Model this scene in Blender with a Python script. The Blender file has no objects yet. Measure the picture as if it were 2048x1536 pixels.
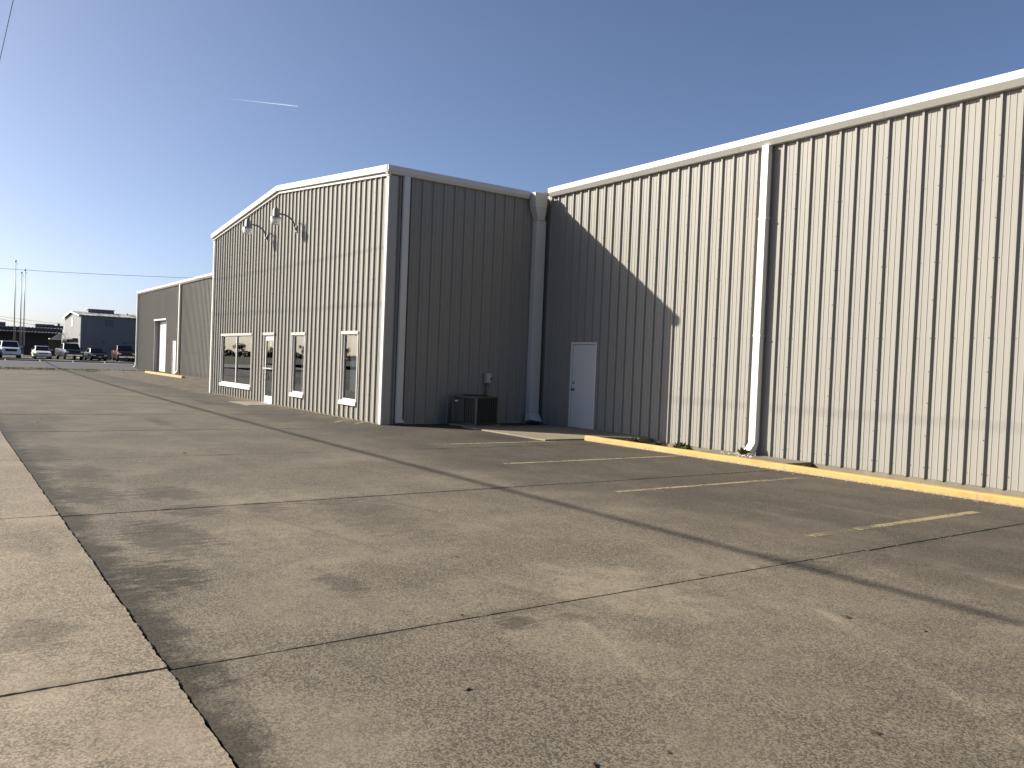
import bpy, bmesh, math, random
from mathutils import Vector, Matrix, noise
random.seed(7)
scn = bpy.context.scene
col = scn.collection

# ------------------------------------------------------------------ camera
F_PX, YAW, PITCH, ROLL, CAM_H = 1635.6143, -0.95749, -0.02352, 0.03977, 1.5499
fw = Vector((math.sin(YAW)*math.cos(PITCH), math.cos(YAW)*math.cos(PITCH), math.sin(PITCH)))
rt0 = Vector((math.cos(YAW), -math.sin(YAW), 0)); up0 = rt0.cross(fw)
rt = math.cos(ROLL)*rt0 + math.sin(ROLL)*up0
up = -math.sin(ROLL)*rt0 + math.cos(ROLL)*up0
cd = bpy.data.cameras.new('camera'); cam = bpy.data.objects.new('camera', cd); col.objects.link(cam)
M = Matrix((rt, up, -fw)).transposed().to_4x4(); M.translation = (0, 0, CAM_H)
cam.matrix_world = M
cd.sensor_fit = 'HORIZONTAL'; cd.sensor_width = 36.0; cd.lens = F_PX/2048*36
cd.clip_start = 0.05; cd.clip_end = 40000
scn.camera = cam
scn.render.resolution_x = 1024; scn.render.resolution_y = 768

# ------------------------------------------------------------------ light
SUN = Vector((-1.031, -1.0, 0.713)).normalized()
ELEV = math.asin(SUN.z); AZ = math.atan2(SUN.x, SUN.y)
w = bpy.data.worlds.new('World'); scn.world = w; w.use_nodes = True
nt = w.node_tree; nt.nodes.clear()
sky = nt.nodes.new('ShaderNodeTexSky'); sky.sky_type = 'NISHITA'; sky.sun_disc = False
sky.sun_elevation = ELEV; sky.sun_rotation = AZ % (2*math.pi)
sky.air_density = 0.5; sky.dust_density = 1.6; sky.ozone_density = 2.0; sky.altitude = 0
bg = nt.nodes.new('ShaderNodeBackground'); bg.inputs[1].default_value = 0.074
wo = nt.nodes.new('ShaderNodeOutputWorld')
nt.links.new(sky.outputs[0], bg.inputs[0]); nt.links.new(bg.outputs[0], wo.inputs[0])
sl = bpy.data.lights.new('sun', 'SUN'); sl.energy = 5.0; sl.angle = math.radians(0.5); sl.color = (1.0, 0.925, 0.80)
so = bpy.data.objects.new('sun', sl); col.objects.link(so)
so.rotation_euler = SUN.to_track_quat('Z', 'Y').to_euler(); so.location = (-20, -20, 40)
vs = scn.view_settings
vs.view_transform = 'Standard'; vs.look = 'None'; vs.gamma = 1.0; vs.exposure = 1.2
try: vs.use_curve_mapping = False
except Exception: pass

# ------------------------------------------------------------------ node helpers
class NB:
    def __init__(s, name):
        s.m = bpy.data.materials.new(name); s.m.use_nodes = True
        s.t = s.m.node_tree; s.t.nodes.clear()
        s.out = s.t.nodes.new('ShaderNodeOutputMaterial')
        s.pos = None
    def n(s, typ, **kw):
        nd = s.t.nodes.new(typ)
        for k, v in kw.items(): setattr(nd, k, v)
        return nd
    def lk(s, a, b): s.t.links.new(a, b)
    def put(s, sock, v):
        if isinstance(v, (int, float)): sock.default_value = v
        elif isinstance(v, (tuple, list)):
            sock.default_value = (*v, 1) if len(v) == 3 and sock.type == 'RGBA' else v
        else: s.lk(v, sock)
    def P(s):
        if s.pos is None: s.pos = s.n('ShaderNodeNewGeometry').outputs['Position']
        return s.pos
    def xyz(s):
        x = s.n('ShaderNodeSeparateXYZ'); s.lk(s.P(), x.inputs[0]); return x.outputs
    def math(s, op, a, b=0.0, c=0.0, clamp=False):
        nd = s.n('ShaderNodeMath', operation=op, use_clamp=clamp)
        s.put(nd.inputs[0], a); s.put(nd.inputs[1], b)
        if op in ('MULTIPLY_ADD', 'SMOOTH_MIN', 'COMPARE', 'WRAP'): s.put(nd.inputs[2], c)
        return nd.outputs[0]
    def scale(s, vec, sc):
        nd = s.n('ShaderNodeVectorMath', operation='MULTIPLY'); s.put(nd.inputs[0], vec); s.put(nd.inputs[1], sc); return nd.outputs[0]
    def noise(s, sc, det=4, rough=.55, vec=None, dist=0.0):
        nd = s.n('ShaderNodeTexNoise'); s.lk(vec if vec is not None else s.P(), nd.inputs['Vector'])
        nd.inputs['Scale'].default_value = sc; nd.inputs['Detail'].default_value = det
        nd.inputs['Roughness'].default_value = rough; nd.inputs['Distortion'].default_value = dist
        return nd.outputs[0]
    def vor(s, sc, vec=None, feature='F1'):
        nd = s.n('ShaderNodeTexVoronoi', feature=feature); s.lk(vec if vec is not None else s.P(), nd.inputs['Vector'])
        nd.inputs['Scale'].default_value = sc; return nd.outputs
    def ss(s, v, lo, hi, a=0.0, b=1.0):
        nd = s.n('ShaderNodeMapRange', interpolation_type='SMOOTHSTEP', clamp=True)
        s.put(nd.inputs[0], v); s.put(nd.inputs[1], lo); s.put(nd.inputs[2], hi); s.put(nd.inputs[3], a); s.put(nd.inputs[4], b)
        return nd.outputs[0]
    def mix(s, f, a, b, mode='MIX'):
        nd = s.n('ShaderNodeMix', data_type='RGBA', blend_type=mode)
        s.put(nd.inputs[0], f); s.put(nd.inputs[6], a); s.put(nd.inputs[7], b); return nd.outputs[2]
    def bump(s, h, strength=.3, dist=.01, nrm=None):
        nd = s.n('ShaderNodeBump'); s.lk(h, nd.inputs['Height'])
        nd.inputs['Strength'].default_value = strength; nd.inputs['Distance'].default_value = dist
        if nrm is not None: s.lk(nrm, nd.inputs['Normal'])
        return nd.outputs[0]
    def bsdf(s, color, rough=.6, metal=0.0, spec=.5, nrm=None, coat=0.0):
        b = s.n('ShaderNodeBsdfPrincipled')
        s.put(b.inputs['Base Color'], color); s.put(b.inputs['Roughness'], rough); s.put(b.inputs['Metallic'], metal)
        s.put(b.inputs['Specular IOR Level'], spec); s.put(b.inputs['Coat Weight'], coat)
        if nrm is not None: s.lk(nrm, b.inputs['Normal'])
        return b.outputs[0]
    def done(s, sh): s.lk(sh, s.out.inputs[0]); return s.m

def val(c, k): return tuple(x*k for x in c)

def simple(name, c, rough=.6, metal=0.0, spec=.5, var=.15, sc=3.0, bump=0.0, bsc=40, coat=0.0):
    b = NB(name); n1 = b.noise(sc, 5)
    cc = b.mix(n1, val(c, 1-var), val(c, 1+var))
    nr = b.bump(b.noise(bsc, 4), bump, .01) if bump else None
    return b.done(b.bsdf(cc, rough, metal, spec, nr, coat))

def m_panel(name, c, wavy=True):
    b = NB(name); x, y, z = b.xyz()
    streak = b.noise(1.0, 5, .6, b.scale(b.P(), (9, 9, .35)))
    blot = b.noise(.5, 3)
    oi = b.n('ShaderNodeObjectInfo')
    cc = b.mix(streak, val(c, .93), val(c, 1.05))
    cc = b.mix(oi.outputs['Random'], cc, b.mix(1.0, cc, (.925, .93, .94), 'MULTIPLY'))
    drip = b.math('MULTIPLY', b.ss(b.noise(1.0, 6, .7, b.scale(b.P(), (14, 14, .22))), .58, .74), .16)
    cc = b.mix(drip, cc, (.16, .14, .11))
    cc = b.mix(b.ss(blot, .35, .7), cc, b.mix(.5, cc, (c[0]*.93, c[1]*.95, c[2]*.98)))
    dirt = b.math('MULTIPLY', b.ss(z, .75, -.1), b.ss(b.noise(2.2, 6), .4, .75))
    cc = b.mix(b.math('MULTIPLY', dirt, .35), cc, (.26, .22, .17))
    fine = b.ss(b.noise(26, 4, .65), .62, .8)
    cc = b.mix(b.math('MULTIPLY', fine, .12), cc, (.3, .28, .25))
    nr = b.bump(b.noise(1.0, 2, .5, b.scale(b.P(), (1.6, 1.6, .9))), .25, .02)
    return b.done(b.bsdf(cc, b.ss(streak, .2, .8, .50, .62), 0, .25, nr))

def ell(b, x, y, cx, cy, rx, ry):
    dx = b.math('DIVIDE', b.math('SUBTRACT', x, cx), rx); dy = b.math('DIVIDE', b.math('SUBTRACT', y, cy), ry)
    return b.math('ADD', b.math('MULTIPLY', dx, dx), b.math('MULTIPLY', dy, dy))

def m_concrete(name, dark, light, agg=1.0, stains=(), seam=False, sand_falloff=False, joints=True, dusty=(), streaks=()):
    b = NB(name); x, y, z = b.xyz(); P = b.P()
    big = b.noise(.28, 6, .62, dist=.8); mid = b.noise(1.5, 7, .66, dist=.3); small = b.noise(9, 6, .7); grit = b.noise(70, 4, .75)
    wv = b.math('ADD', b.math('MULTIPLY', big, .5), b.math('MULTIPLY', mid, .5))
    c = b.mix(b.ss(wv, .37, .62), dark, light)
    c = b.mix(b.math('MULTIPLY', b.ss(small, .35, .72), .30), c, val(dark, .70))
    # worn streaks running with the traffic
    st = b.noise(1.0, 7, .68, b.scale(P, (.30, 2.6, 1)), .5)
    c = b.mix(b.math('MULTIPLY', b.ss(st, .54, .68), .30), c, val(light, 1.12))
    c = b.mix(b.math('MULTIPLY', b.ss(st, .46, .33), .32), c, val(dark, .74))
    # exposed aggregate
    v = b.vor(105); v2 = b.vor(240)
    expo = b.ss(b.noise(.8, 6, .65), .34, .60, .30, 1.0)
    hsv = b.n('ShaderNodeSeparateColor'); b.lk(v[1], hsv.inputs[0])
    h2 = b.n('ShaderNodeSeparateColor'); b.lk(v2[1], h2.inputs[0])
    rnd = b.math('ADD', b.math('MULTIPLY', hsv.outputs[0], .6), b.math('MULTIPLY', h2.outputs[0], .4))
    stone = b.mix(b.ss(rnd, .20, .80), val(dark, .10), val(light, 2.25))
    c = b.mix(b.math('MULTIPLY', expo, .68*agg), c, stone)
    blot = b.noise(4.2, 7, .72)
    c = b.mix(b.math('MULTIPLY', b.ss(blot, .50, .68), .55), c, b.mix(1.0, c, (.76, .75, .74), 'MULTIPLY'))
    c = b.mix(b.math('MULTIPLY', b.ss(blot, .46, .34), .35), c, b.mix(1.0, c, (1.25, 1.24, 1.22), 'MULTIPLY'))
    gap = b.ss(v[0], .0048, .0070)
    c = b.mix(b.math('MULTIPLY', gap, b.math('MULTIPLY', expo, .55*agg)), c, val(dark, .30))
    c = b.mix(b.math('MULTIPLY', b.ss(grit, .56, .72), .35), c, val(dark, .40))
    vw = b.vor(30); hw = b.n('ShaderNodeSeparateColor'); b.lk(vw[1], hw.inputs[0])
    white = b.math('MULTIPLY', b.ss(hw.outputs[1], .90, .905), b.ss(vw[0], .0085, .0060))
    c = b.mix(b.math('MULTIPLY', white, .85*agg), c, (.60, .56, .48))
    pit = b.math('MULTIPLY', b.ss(hw.outputs[2], .93, .935), b.ss(vw[0], .0095, .0060))
    c = b.mix(b.math('MULTIPLY', pit, .8), c, val(dark, .22))
    if joints:
        jx = b.math('PINGPONG', b.math('ADD', x, 4.15+42.8), 2.14)
        near = b.ss(jx, .12, .0)
        c = b.mix(b.math('MULTIPLY', near, b.ss(b.noise(3.5, 6, .7), .42, .66, .0, .65)), c, val(dark, .42))
    def soil(e, k, c):
        """dirt with a ragged edge: broken up by fine noise"""
        e2 = b.math('ADD', e, b.math('MULTIPLY', b.math('SUBTRACT', small, .5), 1.6))
        e2 = b.math('ADD', e2, b.math('MULTIPLY', b.math('SUBTRACT', grit, .5), 1.2))
        return b.mix(b.math('MULTIPLY', b.ss(e2, 1.2, .1), k), c, b.mix(1.0, c, (.20, .19, .18), 'MULTIPLY'))
    if seam:
        d = b.math('SUBTRACT', y, .94)
        e = b.math('ADD', b.math('MULTIPLY', d, 5.0), b.math('MULTIPLY', b.math('SUBTRACT', b.noise(1.4, 7, .72, b.scale(P, (1, .6, 1))), .54), 5.0))
        c = soil(e, .88, c)
    for (cx, cy, rx, ry, k) in stains:
        e = ell(b, x, y, cx, cy, rx, ry)
        e = b.math('ADD', e, b.math('MULTIPLY', b.math('SUBTRACT', b.noise(7, 6, .7, b.scale(P, (2.2, .55, 1))), .52), 6.5))
        c = soil(e, k*.9, c)
    for (cx, cy, rx, ry, k) in dusty:
        e = ell(b, x, y, cx, cy, rx, ry)
        e = b.math('ADD', e, b.math('MULTIPLY', b.math('SUBTRACT', b.noise(3.4, 6, .7), .5), 4.0))
        c = b.mix(b.math('MULTIPLY', b.ss(e, 1.1, -.3), k), c, b.mix(.45, b.mix(1.0, c, (1.5, 1.48, 1.45), 'MULTIPLY'), val(light, 1.2)))
    if sand_falloff:
        s1 = b.math('MULTIPLY', b.ss(y, 7.9, 8.6), b.ss(x, -17.3, -18.2))
        s1 = b.math('MULTIPLY', s1, b.ss(b.noise(1.6, 5), .38, .62))
        c = b.mix(b.math('MULTIPLY', s1, .7), c, (.34, .27, .17))
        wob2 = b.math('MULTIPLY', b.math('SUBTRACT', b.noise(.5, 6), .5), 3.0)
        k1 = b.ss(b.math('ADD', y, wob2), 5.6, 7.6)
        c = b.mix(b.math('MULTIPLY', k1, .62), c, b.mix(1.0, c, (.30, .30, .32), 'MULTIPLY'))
        k2 = b.ss(b.math('ADD', x, b.math('MULTIPLY', wob2, 3.0)), -4.0, -17.0)  # far darkening: slab variation plus light and lens falloff put into the colour
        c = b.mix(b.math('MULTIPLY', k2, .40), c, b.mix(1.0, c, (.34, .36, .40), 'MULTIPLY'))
    if streaks:
        for (x0, y0, sl_, wd, k, xa_, xb_) in streaks:
            d = b.math('ABSOLUTE', b.math('SUBTRACT', y, b.math('ADD', y0, b.math('MULTIPLY', b.math('SUBTRACT', x, x0), sl_))))
            d = b.math('ADD', d, b.math('MULTIPLY', b.math('SUBTRACT', b.noise(2.2, 6, .7), .5), wd*2.4))
            mk = b.math('MULTIPLY', b.ss(d, wd, 0.0), b.ss(b.noise(1.1, 5, .7), .38, .6))
            mk = b.math('MULTIPLY', mk, b.math('MULTIPLY', b.ss(x, xa_-.6, xa_+.6), b.ss(x, xb_+.6, xb_-.6)))
            c = b.mix(b.math('MULTIPLY', mk, abs(k)), c, b.mix(1.0, c, (1.7, 1.68, 1.62) if k > 0 else (.4, .39, .38), 'MULTIPLY'))
    nr = b.bump(b.math('ADD', rnd, b.math('MULTIPLY', small, .6)), .22, .003)
    nr = b.bump(mid, .12, .02, nr)
    return b.done(b.bsdf(c, .88, 0, .25, nr))

PANEL_C = (.236, .225, .200)
MAT = {}
MAT['panel'] = m_panel('painted_steel_panel', PANEL_C)
MAT['trim'] = simple('white_trim_paint', (.56, .545, .51), .42, 0, .45, .04, 2.0)
MAT['dspout'] = simple('downspout_paint', (.50, .49, .46), .42, 0, .45, .05, 2.0)
MAT['white'] = simple('white_door_paint', (.52, .52, .505), .4, 0, .45, .04, 1.5)
MAT['jamb'] = simple('jamb_paint', (.30, .285, .26), .45, 0, .45, .06, 2)
MAT['head'] = simple('head_trim_paint', (.36, .345, .31), .45, 0, .4, .06, 2)
MAT['backing'] = simple('wall_backing', (.09, .085, .08), .8)
MAT['roof'] = simple('roof_steel', (.55, .55, .53), .4, .2, .5, .08, 1)
MAT['screw'] = simple('screw_head', (.13, .12, .11), .5, .3, .5, .3, 30)
MAT['found'] = simple('foundation_concrete', (.165, .145, .108), .9, 0, .3, .35, 5, .5, 60)
MAT['dark'] = simple('dark_interior', (.035, .037, .04), .85)
MAT['floor_in'] = simple('interior_floor', (.09, .085, .08), .6)
MAT['blind'] = simple('white_blind', (.84, .84, .83), .6, 0, .4, .03)
MAT['alu'] = simple('brushed_aluminium', (.55, .56, .57), .32, .85, .5, .08, 20)
MAT['galv'] = simple('galvanised_steel', (.20, .205, .215), .5, .5, .5, .18, 14)
MAT['darkgalv'] = simple('dark_galvanised', (.10, .105, .115), .5, .6, .5, .2, 14)
MAT['black'] = simple('black_rubber', (.015, .015, .016), .6, 0, .4, .2, 9)
MAT['acgreen'] = simple('condenser_dark_paint', (.030, .032, .030), .5, 0, .45, .2, 6)
MAT['acpost'] = simple('condenser_tan_paint', (.075, .072, .060), .5, 0, .45, .15, 6)
MAT['acfin'] = simple('condenser_fins', (.02, .021, .022), .6, .2, .4, .3, 40)
MAT['box'] = simple('grey_box_paint', (.38, .38, .37), .45, .1, .5, .08, 10)

def m_glass():
    b = NB('window_glass')
    fr = b.n('ShaderNodeFresnel'); fr.inputs[0].default_value = 1.75
    g = b.n('ShaderNodeBsdfGlossy'); g.inputs['Roughness'].default_value = .005; g.inputs['Color'].default_value = (.93, .96, .97, 1)
    t = b.n('ShaderNodeBsdfTransparent'); t.inputs[0].default_value = (.80, .84, .85, 1)
    mx = b.n('ShaderNodeMixShader'); b.lk(b.math('MULTIPLY_ADD', fr.outputs[0], 1.15, .03), mx.inputs[0]); b.lk(t.outputs[0], mx.inputs[1]); b.lk(g.outputs[0], mx.inputs[2])
    return b.done(mx.outputs[0])
MAT['glass'] = m_glass()
MAT['carglass'] = simple('car_glass', (.012, .014, .017), .06, 0, .6, .1)

def m_lens():
    b = NB('lamp_refractor'); z = b.n('ShaderNodeTexWave'); z.inputs['Scale'].default_value = 6
    br = b.bsdf((.80, .80, .79), .22, 0, .5)
    p = br.node; p.inputs['Transmission Weight'].default_value = .45; p.inputs['IOR'].default_value = 1.3
    return b.done(br)
MAT['lens'] = m_lens()

def m_kerb():
    b = NB('yellow_kerb_paint'); x, y, z = b.xyz()
    c = b.mix(b.noise(3, 5), (.42, .226, .066), (.48, .268, .088))
    c = b.mix(b.math('MULTIPLY', b.ss(b.noise(1.2, 6, .65), .52, .72), .45), c, (.45, .33, .16))
    chip = b.ss(b.math('ADD', b.noise(14, 6, .75), b.math('MULTIPLY', b.ss(z, .035, -.005), .20)), .60, .66)
    jk = b.ss(b.math('PINGPONG', b.math('ADD', x, 60.0), 1.52), .018, .008)
    chip = b.math('MAXIMUM', chip, b.math('MULTIPLY', jk, .8))
    c = b.mix(b.math('MULTIPLY', b.ss(b.noise(2.6, 6, .7, b.scale(b.P(), (1, 1, 3))), .50, .66), .45), c, b.mix(1.0, c, (.62, .58, .55), 'MULTIPLY'))
    c = b.mix(chip, c, (.20, .17, .12))
    return b.done(b.bsdf(c, .7, 0, .35, b.bump(b.noise(30, 5), .4, .006)))
MAT['kerb'] = m_kerb()
def m_line():
    b = NB('worn_yellow_line'); x, y, z = b.xyz()
    wear = b.ss(b.math('ADD', b.math('MULTIPLY', b.noise(1.1, 3), .6), b.math('MULTIPLY', b.noise(14, 6, .7), .5)), .44, .62)
    c = b.mix(b.noise(5, 5), (.27, .22, .125), (.34, .285, .18))
    p = b.bsdf(c, .8, 0, .3, b.bump(b.noise(80, 4), .5, .004))
    t = b.n('ShaderNodeBsdfTransparent')
    mx = b.n('ShaderNodeMixShader'); b.put(mx.inputs[0], b.math('MULTIPLY', wear, .78)); b.lk(t.outputs[0], mx.inputs[1]); b.lk(p, mx.inputs[2])
    return b.done(mx.outputs[0])
MAT['line'] = m_line()
STAINS = [(-5.95, 1.28, .42, .3, .9), (-7.2, 1.6, .8, .35, .7), (-8.3, 2.1, .35, .3, .75), (-8.2, 2.75, .3, .25, .7), (-3.95, 2.9, .16, .13, .8),
          (-3.85, 3.25, .12, .12, .6), (-9.6, 1.35, .7, .3, .75), (-9.4, 2.1, .5, .35, .65), (-11.3, 1.5, .8, .35, .6), (-13.5, 1.3, 1.2, .3, .6),
          (-17.5, 1.4, 1.6, .5, .65), (-20.5, 1.6, 2, .8, .55), (-4.1, 5.9, .35, .25, .5), (-2.6, 7.9, .5, .5, .55), (-5.2, 2.3, .35, .12, .5),
          (-18.8, 4.0, 1.4, .2, .5), (-14.2, 9.8, 1.2, .5, .45), (-26.5, 6.9, 1.3, .25, .6), (-10.5, 6.7, 1.5, .5, .3), (-7.4, 3.6, 1.2, .5, .35)]
DUST = [(-4.25, 4.0, 1.0, .55, .8), (-3.4, 3.0, .7, .5, .45), (-6.3, 2.2, 1.1, .5, .45), (-8.7, 3.2, .5, .8, .5), (-2.9, 7.0, 1.2, .25, .65), (-5.0, 7.6, 1.0, .35, .45), (-8.2, 2.5, 2.0, .9, .3), (-3.6, 4.8, .9, .3, .35), (-2.3, 6.2, .25, 1.2, .2)]
STREAKS = [(-4.26, 5.44, -.566, .09, .6, -4.6, -1.0), (-3.6, 6.3, -.40, .12, .4, -4.0, -.8), (-2.4, 6.75, -.12, .10, .8, -4.2, 3), (-6.0, 3.0, .22, .07, -.5, -8, -4), (-6.0, 4.5, .20, .06, -.4, -9, -5), (-9.0, 7.6, .03, .14, .5, -11, -5), (-3.0, 3.0, -.3, .08, .3, -4, -1), (-5.5, 8.9, .02, .12, .6, -7, -3), (-5.6, 8.2, .0, .10, .5, -6.5, -4.5), (-10, 9.4, .02, .12, .4, -13, -9)]
LOT_D, LOT_L = (.118, .101, .074), (.190, .162, .120)
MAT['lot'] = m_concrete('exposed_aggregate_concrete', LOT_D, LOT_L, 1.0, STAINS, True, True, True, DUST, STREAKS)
MAT['apron'] = m_concrete('smooth_tan_concrete', (.180, .150, .109), (.258, .214, .158), .8, [(-4.95, .45, .33, .22, .5), (-3.05, .52, .06, .05, .95), (-9, .3, .8, .2, .4), (-12, .2, 1.2, .25, .5), (-7.3, .6, .5, .2, .3)], False, False, True, [(-4.2, .1, .8, .6, .4), (-6.7, .2, .8, .5, .35), (-3.2, .3, .4, .3, .3)])
MAT['stoop'] = m_concrete('stoop_concrete', (.19, .165, .12), (.27, .235, .17), .5, (), False, False, False)
MAT['dirtjoint'] = simple('joint_dirt', (.030, .025, .018), .95, 0, .2, .5, 30)
MAT['asphalt'] = m_concrete('street_asphalt', (.045, .045, .045), (.07, .069, .066), .5, (), False, False, False)
MAT['gravel'] = m_concrete('grey_road_surface', (.050, .051, .054), (.078, .077, .077), .6, (), False, False, False)
MAT['farlot'] = m_concrete('far_lot_concrete', (.165, .160, .148), (.230, .223, .206), .4, (), False, False, False)
MAT['stopc'] = simple('wheel_stop_concrete', (.27, .26, .23), .85, 0, .3, .2, 4, .3, 30)
def m_field():
    b = NB('dry_grass_field'); n1 = b.noise(.08, 6); n2 = b.noise(2.5, 6)
    c = b.mix(b.ss(n1, .35, .65), (.045, .047, .020), (.085, .072, .040)); c = b.mix(b.math('MULTIPLY', n2, .6), c, (.04, .036, .02))
    return b.done(b.bsdf(c, .95, 0, .2, b.bump(b.noise(14, 5), .8, .05)))
MAT['field'] = m_field()
def m_bed():
    b = NB('bed_soil'); n1 = b.noise(3, 6); n2 = b.noise(30, 5)
    c = b.mix(b.ss(n1, .35, .65), (.06, .055, .032), (.17, .145, .10)); c = b.mix(b.math('MULTIPLY', b.ss(n2, .4, .7), .6), c, (.24, .21, .16))
    c = b.mix(b.ss(b.noise(5.3, 4), .58, .7), c, (.06, .075, .028))
    return b.done(b.bsdf(c, .95, 0, .2, b.bump(n2, .9, .03)))
MAT['soil'] = m_bed()
def m_leaf(name, c):
    b = NB(name); oi = b.n('ShaderNodeObjectInfo')
    cc = b.mix(b.noise(2.0, 3), val(c, .65), val(c, 1.4))
    p = b.bsdf(cc, .6, 0, .3)
    return b.done(p)
MAT['weed'] = m_leaf('weed_leaf', (.055, .070, .024)); MAT['tree'] = m_leaf('tree_leaf', (.040, .055, .022)); MAT['grassblade'] = m_leaf('verge_grass_blade', (.13, .125, .05))
MAT['bark'] = simple('bark', (.09, .07, .05), .9, 0, .2, .3, 6, .6, 20)
MAT['pebble'] = simple('pale_pebble', (.55, .52, .46), .8, 0, .3, .3, 60)
MAT['gritm'] = simple('grit_stone', (.36, .32, .25), .85, 0, .3, .35, 60)
MAT['dryleaf'] = simple('dry_leaf', (.055, .035, .02), .8, 0, .3, .3, 40)

# ------------------------------------------------------------------ mesh helpers
def tag(o, label=None, cat=None, group=None, kind=None):
    if label: o['label'] = label
    if cat: o['category'] = cat
    if group: o['group'] = group
    if kind: o['kind'] = kind
    return o
def empty(name, loc=(0, 0, 0), rz=0.0):
    o = bpy.data.objects.new(name, None); col.objects.link(o); o.location = loc; o.rotation_euler = (0, 0, rz); o.empty_display_size = .2
    return o
def link(name, me, parent=None):
    o = bpy.data.objects.new(name, me); col.objects.link(o)
    if parent is not None: o.parent = parent
    return o
class MB:
    def __init__(s): s.v = []; s.f = []; s.mi = []
    def add(s, vs, fs, mi=0):
        k = len(s.v); s.v += [tuple(v) for v in vs]; s.f += [tuple(i+k for i in f) for f in fs]; s.mi += [mi]*len(fs); return s
    def box(s, x0, x1, y0, y1, z0, z1, mi=0):
        return s.add([(x0,y0,z0),(x1,y0,z0),(x1,y1,z0),(x0,y1,z0),(x0,y0,z1),(x1,y0,z1),(x1,y1,z1),(x0,y1,z1)],
                     [(0,3,2,1),(4,5,6,7),(0,1,5,4),(1,2,6,5),(2,3,7,6),(3,0,4,7)], mi)
    def hexa(s, b, t, mi=0):   # bottom quad, top quad
        return s.add(list(b)+list(t), [(0,3,2,1),(4,5,6,7),(0,1,5,4),(1,2,6,5),(2,3,7,6),(3,0,4,7)], mi)
    def prism(s, prof, a, b, axis, mi=0, caps=True):
        """closed profile extruded from a to b; axis 'x': prof=(y,z); axis 'y': prof=(x,z)"""
        n = len(prof)
        def pt(p, t): return (t, p[0], p[1]) if axis == 'x' else (p[0], t, p[1]) if axis == 'y' else (p[0], p[1], t)
        vs = [pt(p, a) for p in prof]+[pt(p, b) for p in prof]
        fs = [(i, (i+1) % n, n+(i+1) % n, n+i) for i in range(n)]
        if caps: fs += [tuple(range(n-1, -1, -1)), tuple(range(n, 2*n))]
        return s.add(vs, fs, mi)
    def tube(s, pts, r, seg=8, mi=0, caps=True):
        pts = [Vector(p) for p in pts]; n = len(pts); rs = r if isinstance(r, (list, tuple)) else [r]*n
        vs = []; up_ = Vector((0, 0, 1))
        for i, p in enumerate(pts):
            d = (pts[min(i+1, n-1)]-pts[max(i-1, 0)]).normalized()
            a = d.cross(up_) if abs(d.z) < .95 else d.cross(Vector((1, 0, 0)))
            a.normalize(); b_ = a.cross(d)
            for k in range(seg):
                t = 2*math.pi*k/seg; vs.append(p+rs[i]*(math.cos(t)*a+math.sin(t)*b_))
        fs = [(i*seg+k, i*seg+(k+1) % seg, (i+1)*seg+(k+1) % seg, (i+1)*seg+k) for i in range(n-1) for k in range(seg)]
        if caps: fs += [tuple(range(seg-1, -1, -1)), tuple((n-1)*seg+k for k in range(seg))]
        return s.add(vs, fs, mi)
    def lathe(s, prof, c, seg=20, mi=0):  # prof = (r, z)
        vs = [(c[0]+r*math.cos(2*math.pi*k/seg), c[1]+r*math.sin(2*math.pi*k/seg), c[2]+z) for r, z in prof for k in range(seg)]
        n = len(prof)
        fs = [(i*seg+k, i*seg+(k+1) % seg, (i+1)*seg+(k+1) % seg, (i+1)*seg+k) for i in range(n-1) for k in range(seg)]
        fs += [tuple(range(seg-1, -1, -1)), tuple((n-1)*seg+k for k in range(seg))]
        return s.add(vs, fs, mi)
    def mesh(s, name, mats, smooth=False):
        me = bpy.data.meshes.new(name); me.from_pydata(s.v, [], s.f)
        for m in (mats if isinstance(mats, (list, tuple)) else [mats]): me.materials.append(m)
        if any(s.mi): me.polygons.foreach_set('material_index', s.mi)
        if smooth: me.polygons.foreach_set('use_smooth', [True]*len(me.polygons))
        me.update(); return me
    def build(s, name, mats, parent=None, smooth=False, bevel=0.0):
        o = link(name, s.mesh(name, mats, smooth), parent)
        if bevel:
            md = o.modifiers.new('bevel', 'BEVEL'); md.width = bevel; md.segments = 2; md.limit_method = 'ANGLE'
        return o

D, W, XC, XL = 13.3514, 8.6964, -17.705, -32.652      # main wall plane, wing front plane, wing corners
# ------------------------------------------------------------------ ground and pavements
g = MB(); S = 3500
g.add([(-S,-S,-.22),(S,-S,-.22),(S,S,-.22),(-S,S,-.22)], [(0,1,2,3)])
tag(g.build('ground', MAT['field']), kind='structure')

def slab_mesh(x0, x1, y0, y1, zt, step, jit, thick=.14):
    pts = []
    def edge(a, b, nx, ny):
        L = math.hypot(b[0]-a[0], b[1]-a[1]); n = max(1, int(L/step))
        for i in range(n):
            t = i/n; px = a[0]+(b[0]-a[0])*t; py = a[1]+(b[1]-a[1])*t
            e = 0
            if 0 < i:
                e = jit*(noise.noise((px*9, py*9, 3.1))*.9+noise.noise((px*31, py*31, 1.7))*.8)
                ch = noise.noise((px*4.3, py*4.3, 8.2))
                if ch > .42: e -= (ch-.42)*jit*7
            pts.append((px+nx*e, py+ny*e))
    edge((x0, y0), (x1, y0), 0, -1); edge((x1, y0), (x1, y1), 1, 0); edge((x1, y1), (x0, y1), 0, 1); edge((x0, y1), (x0, y0), -1, 0)
    n = len(pts)
    vs = [(p[0], p[1], zt) for p in pts]+[(p[0], p[1], zt-thick) for p in pts]
    fs = [tuple(range(n))]+[(n+i, n+(i+1) % n, (i+1) % n, i) for i in range(n)]
    return MB().add(vs, fs)

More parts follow.
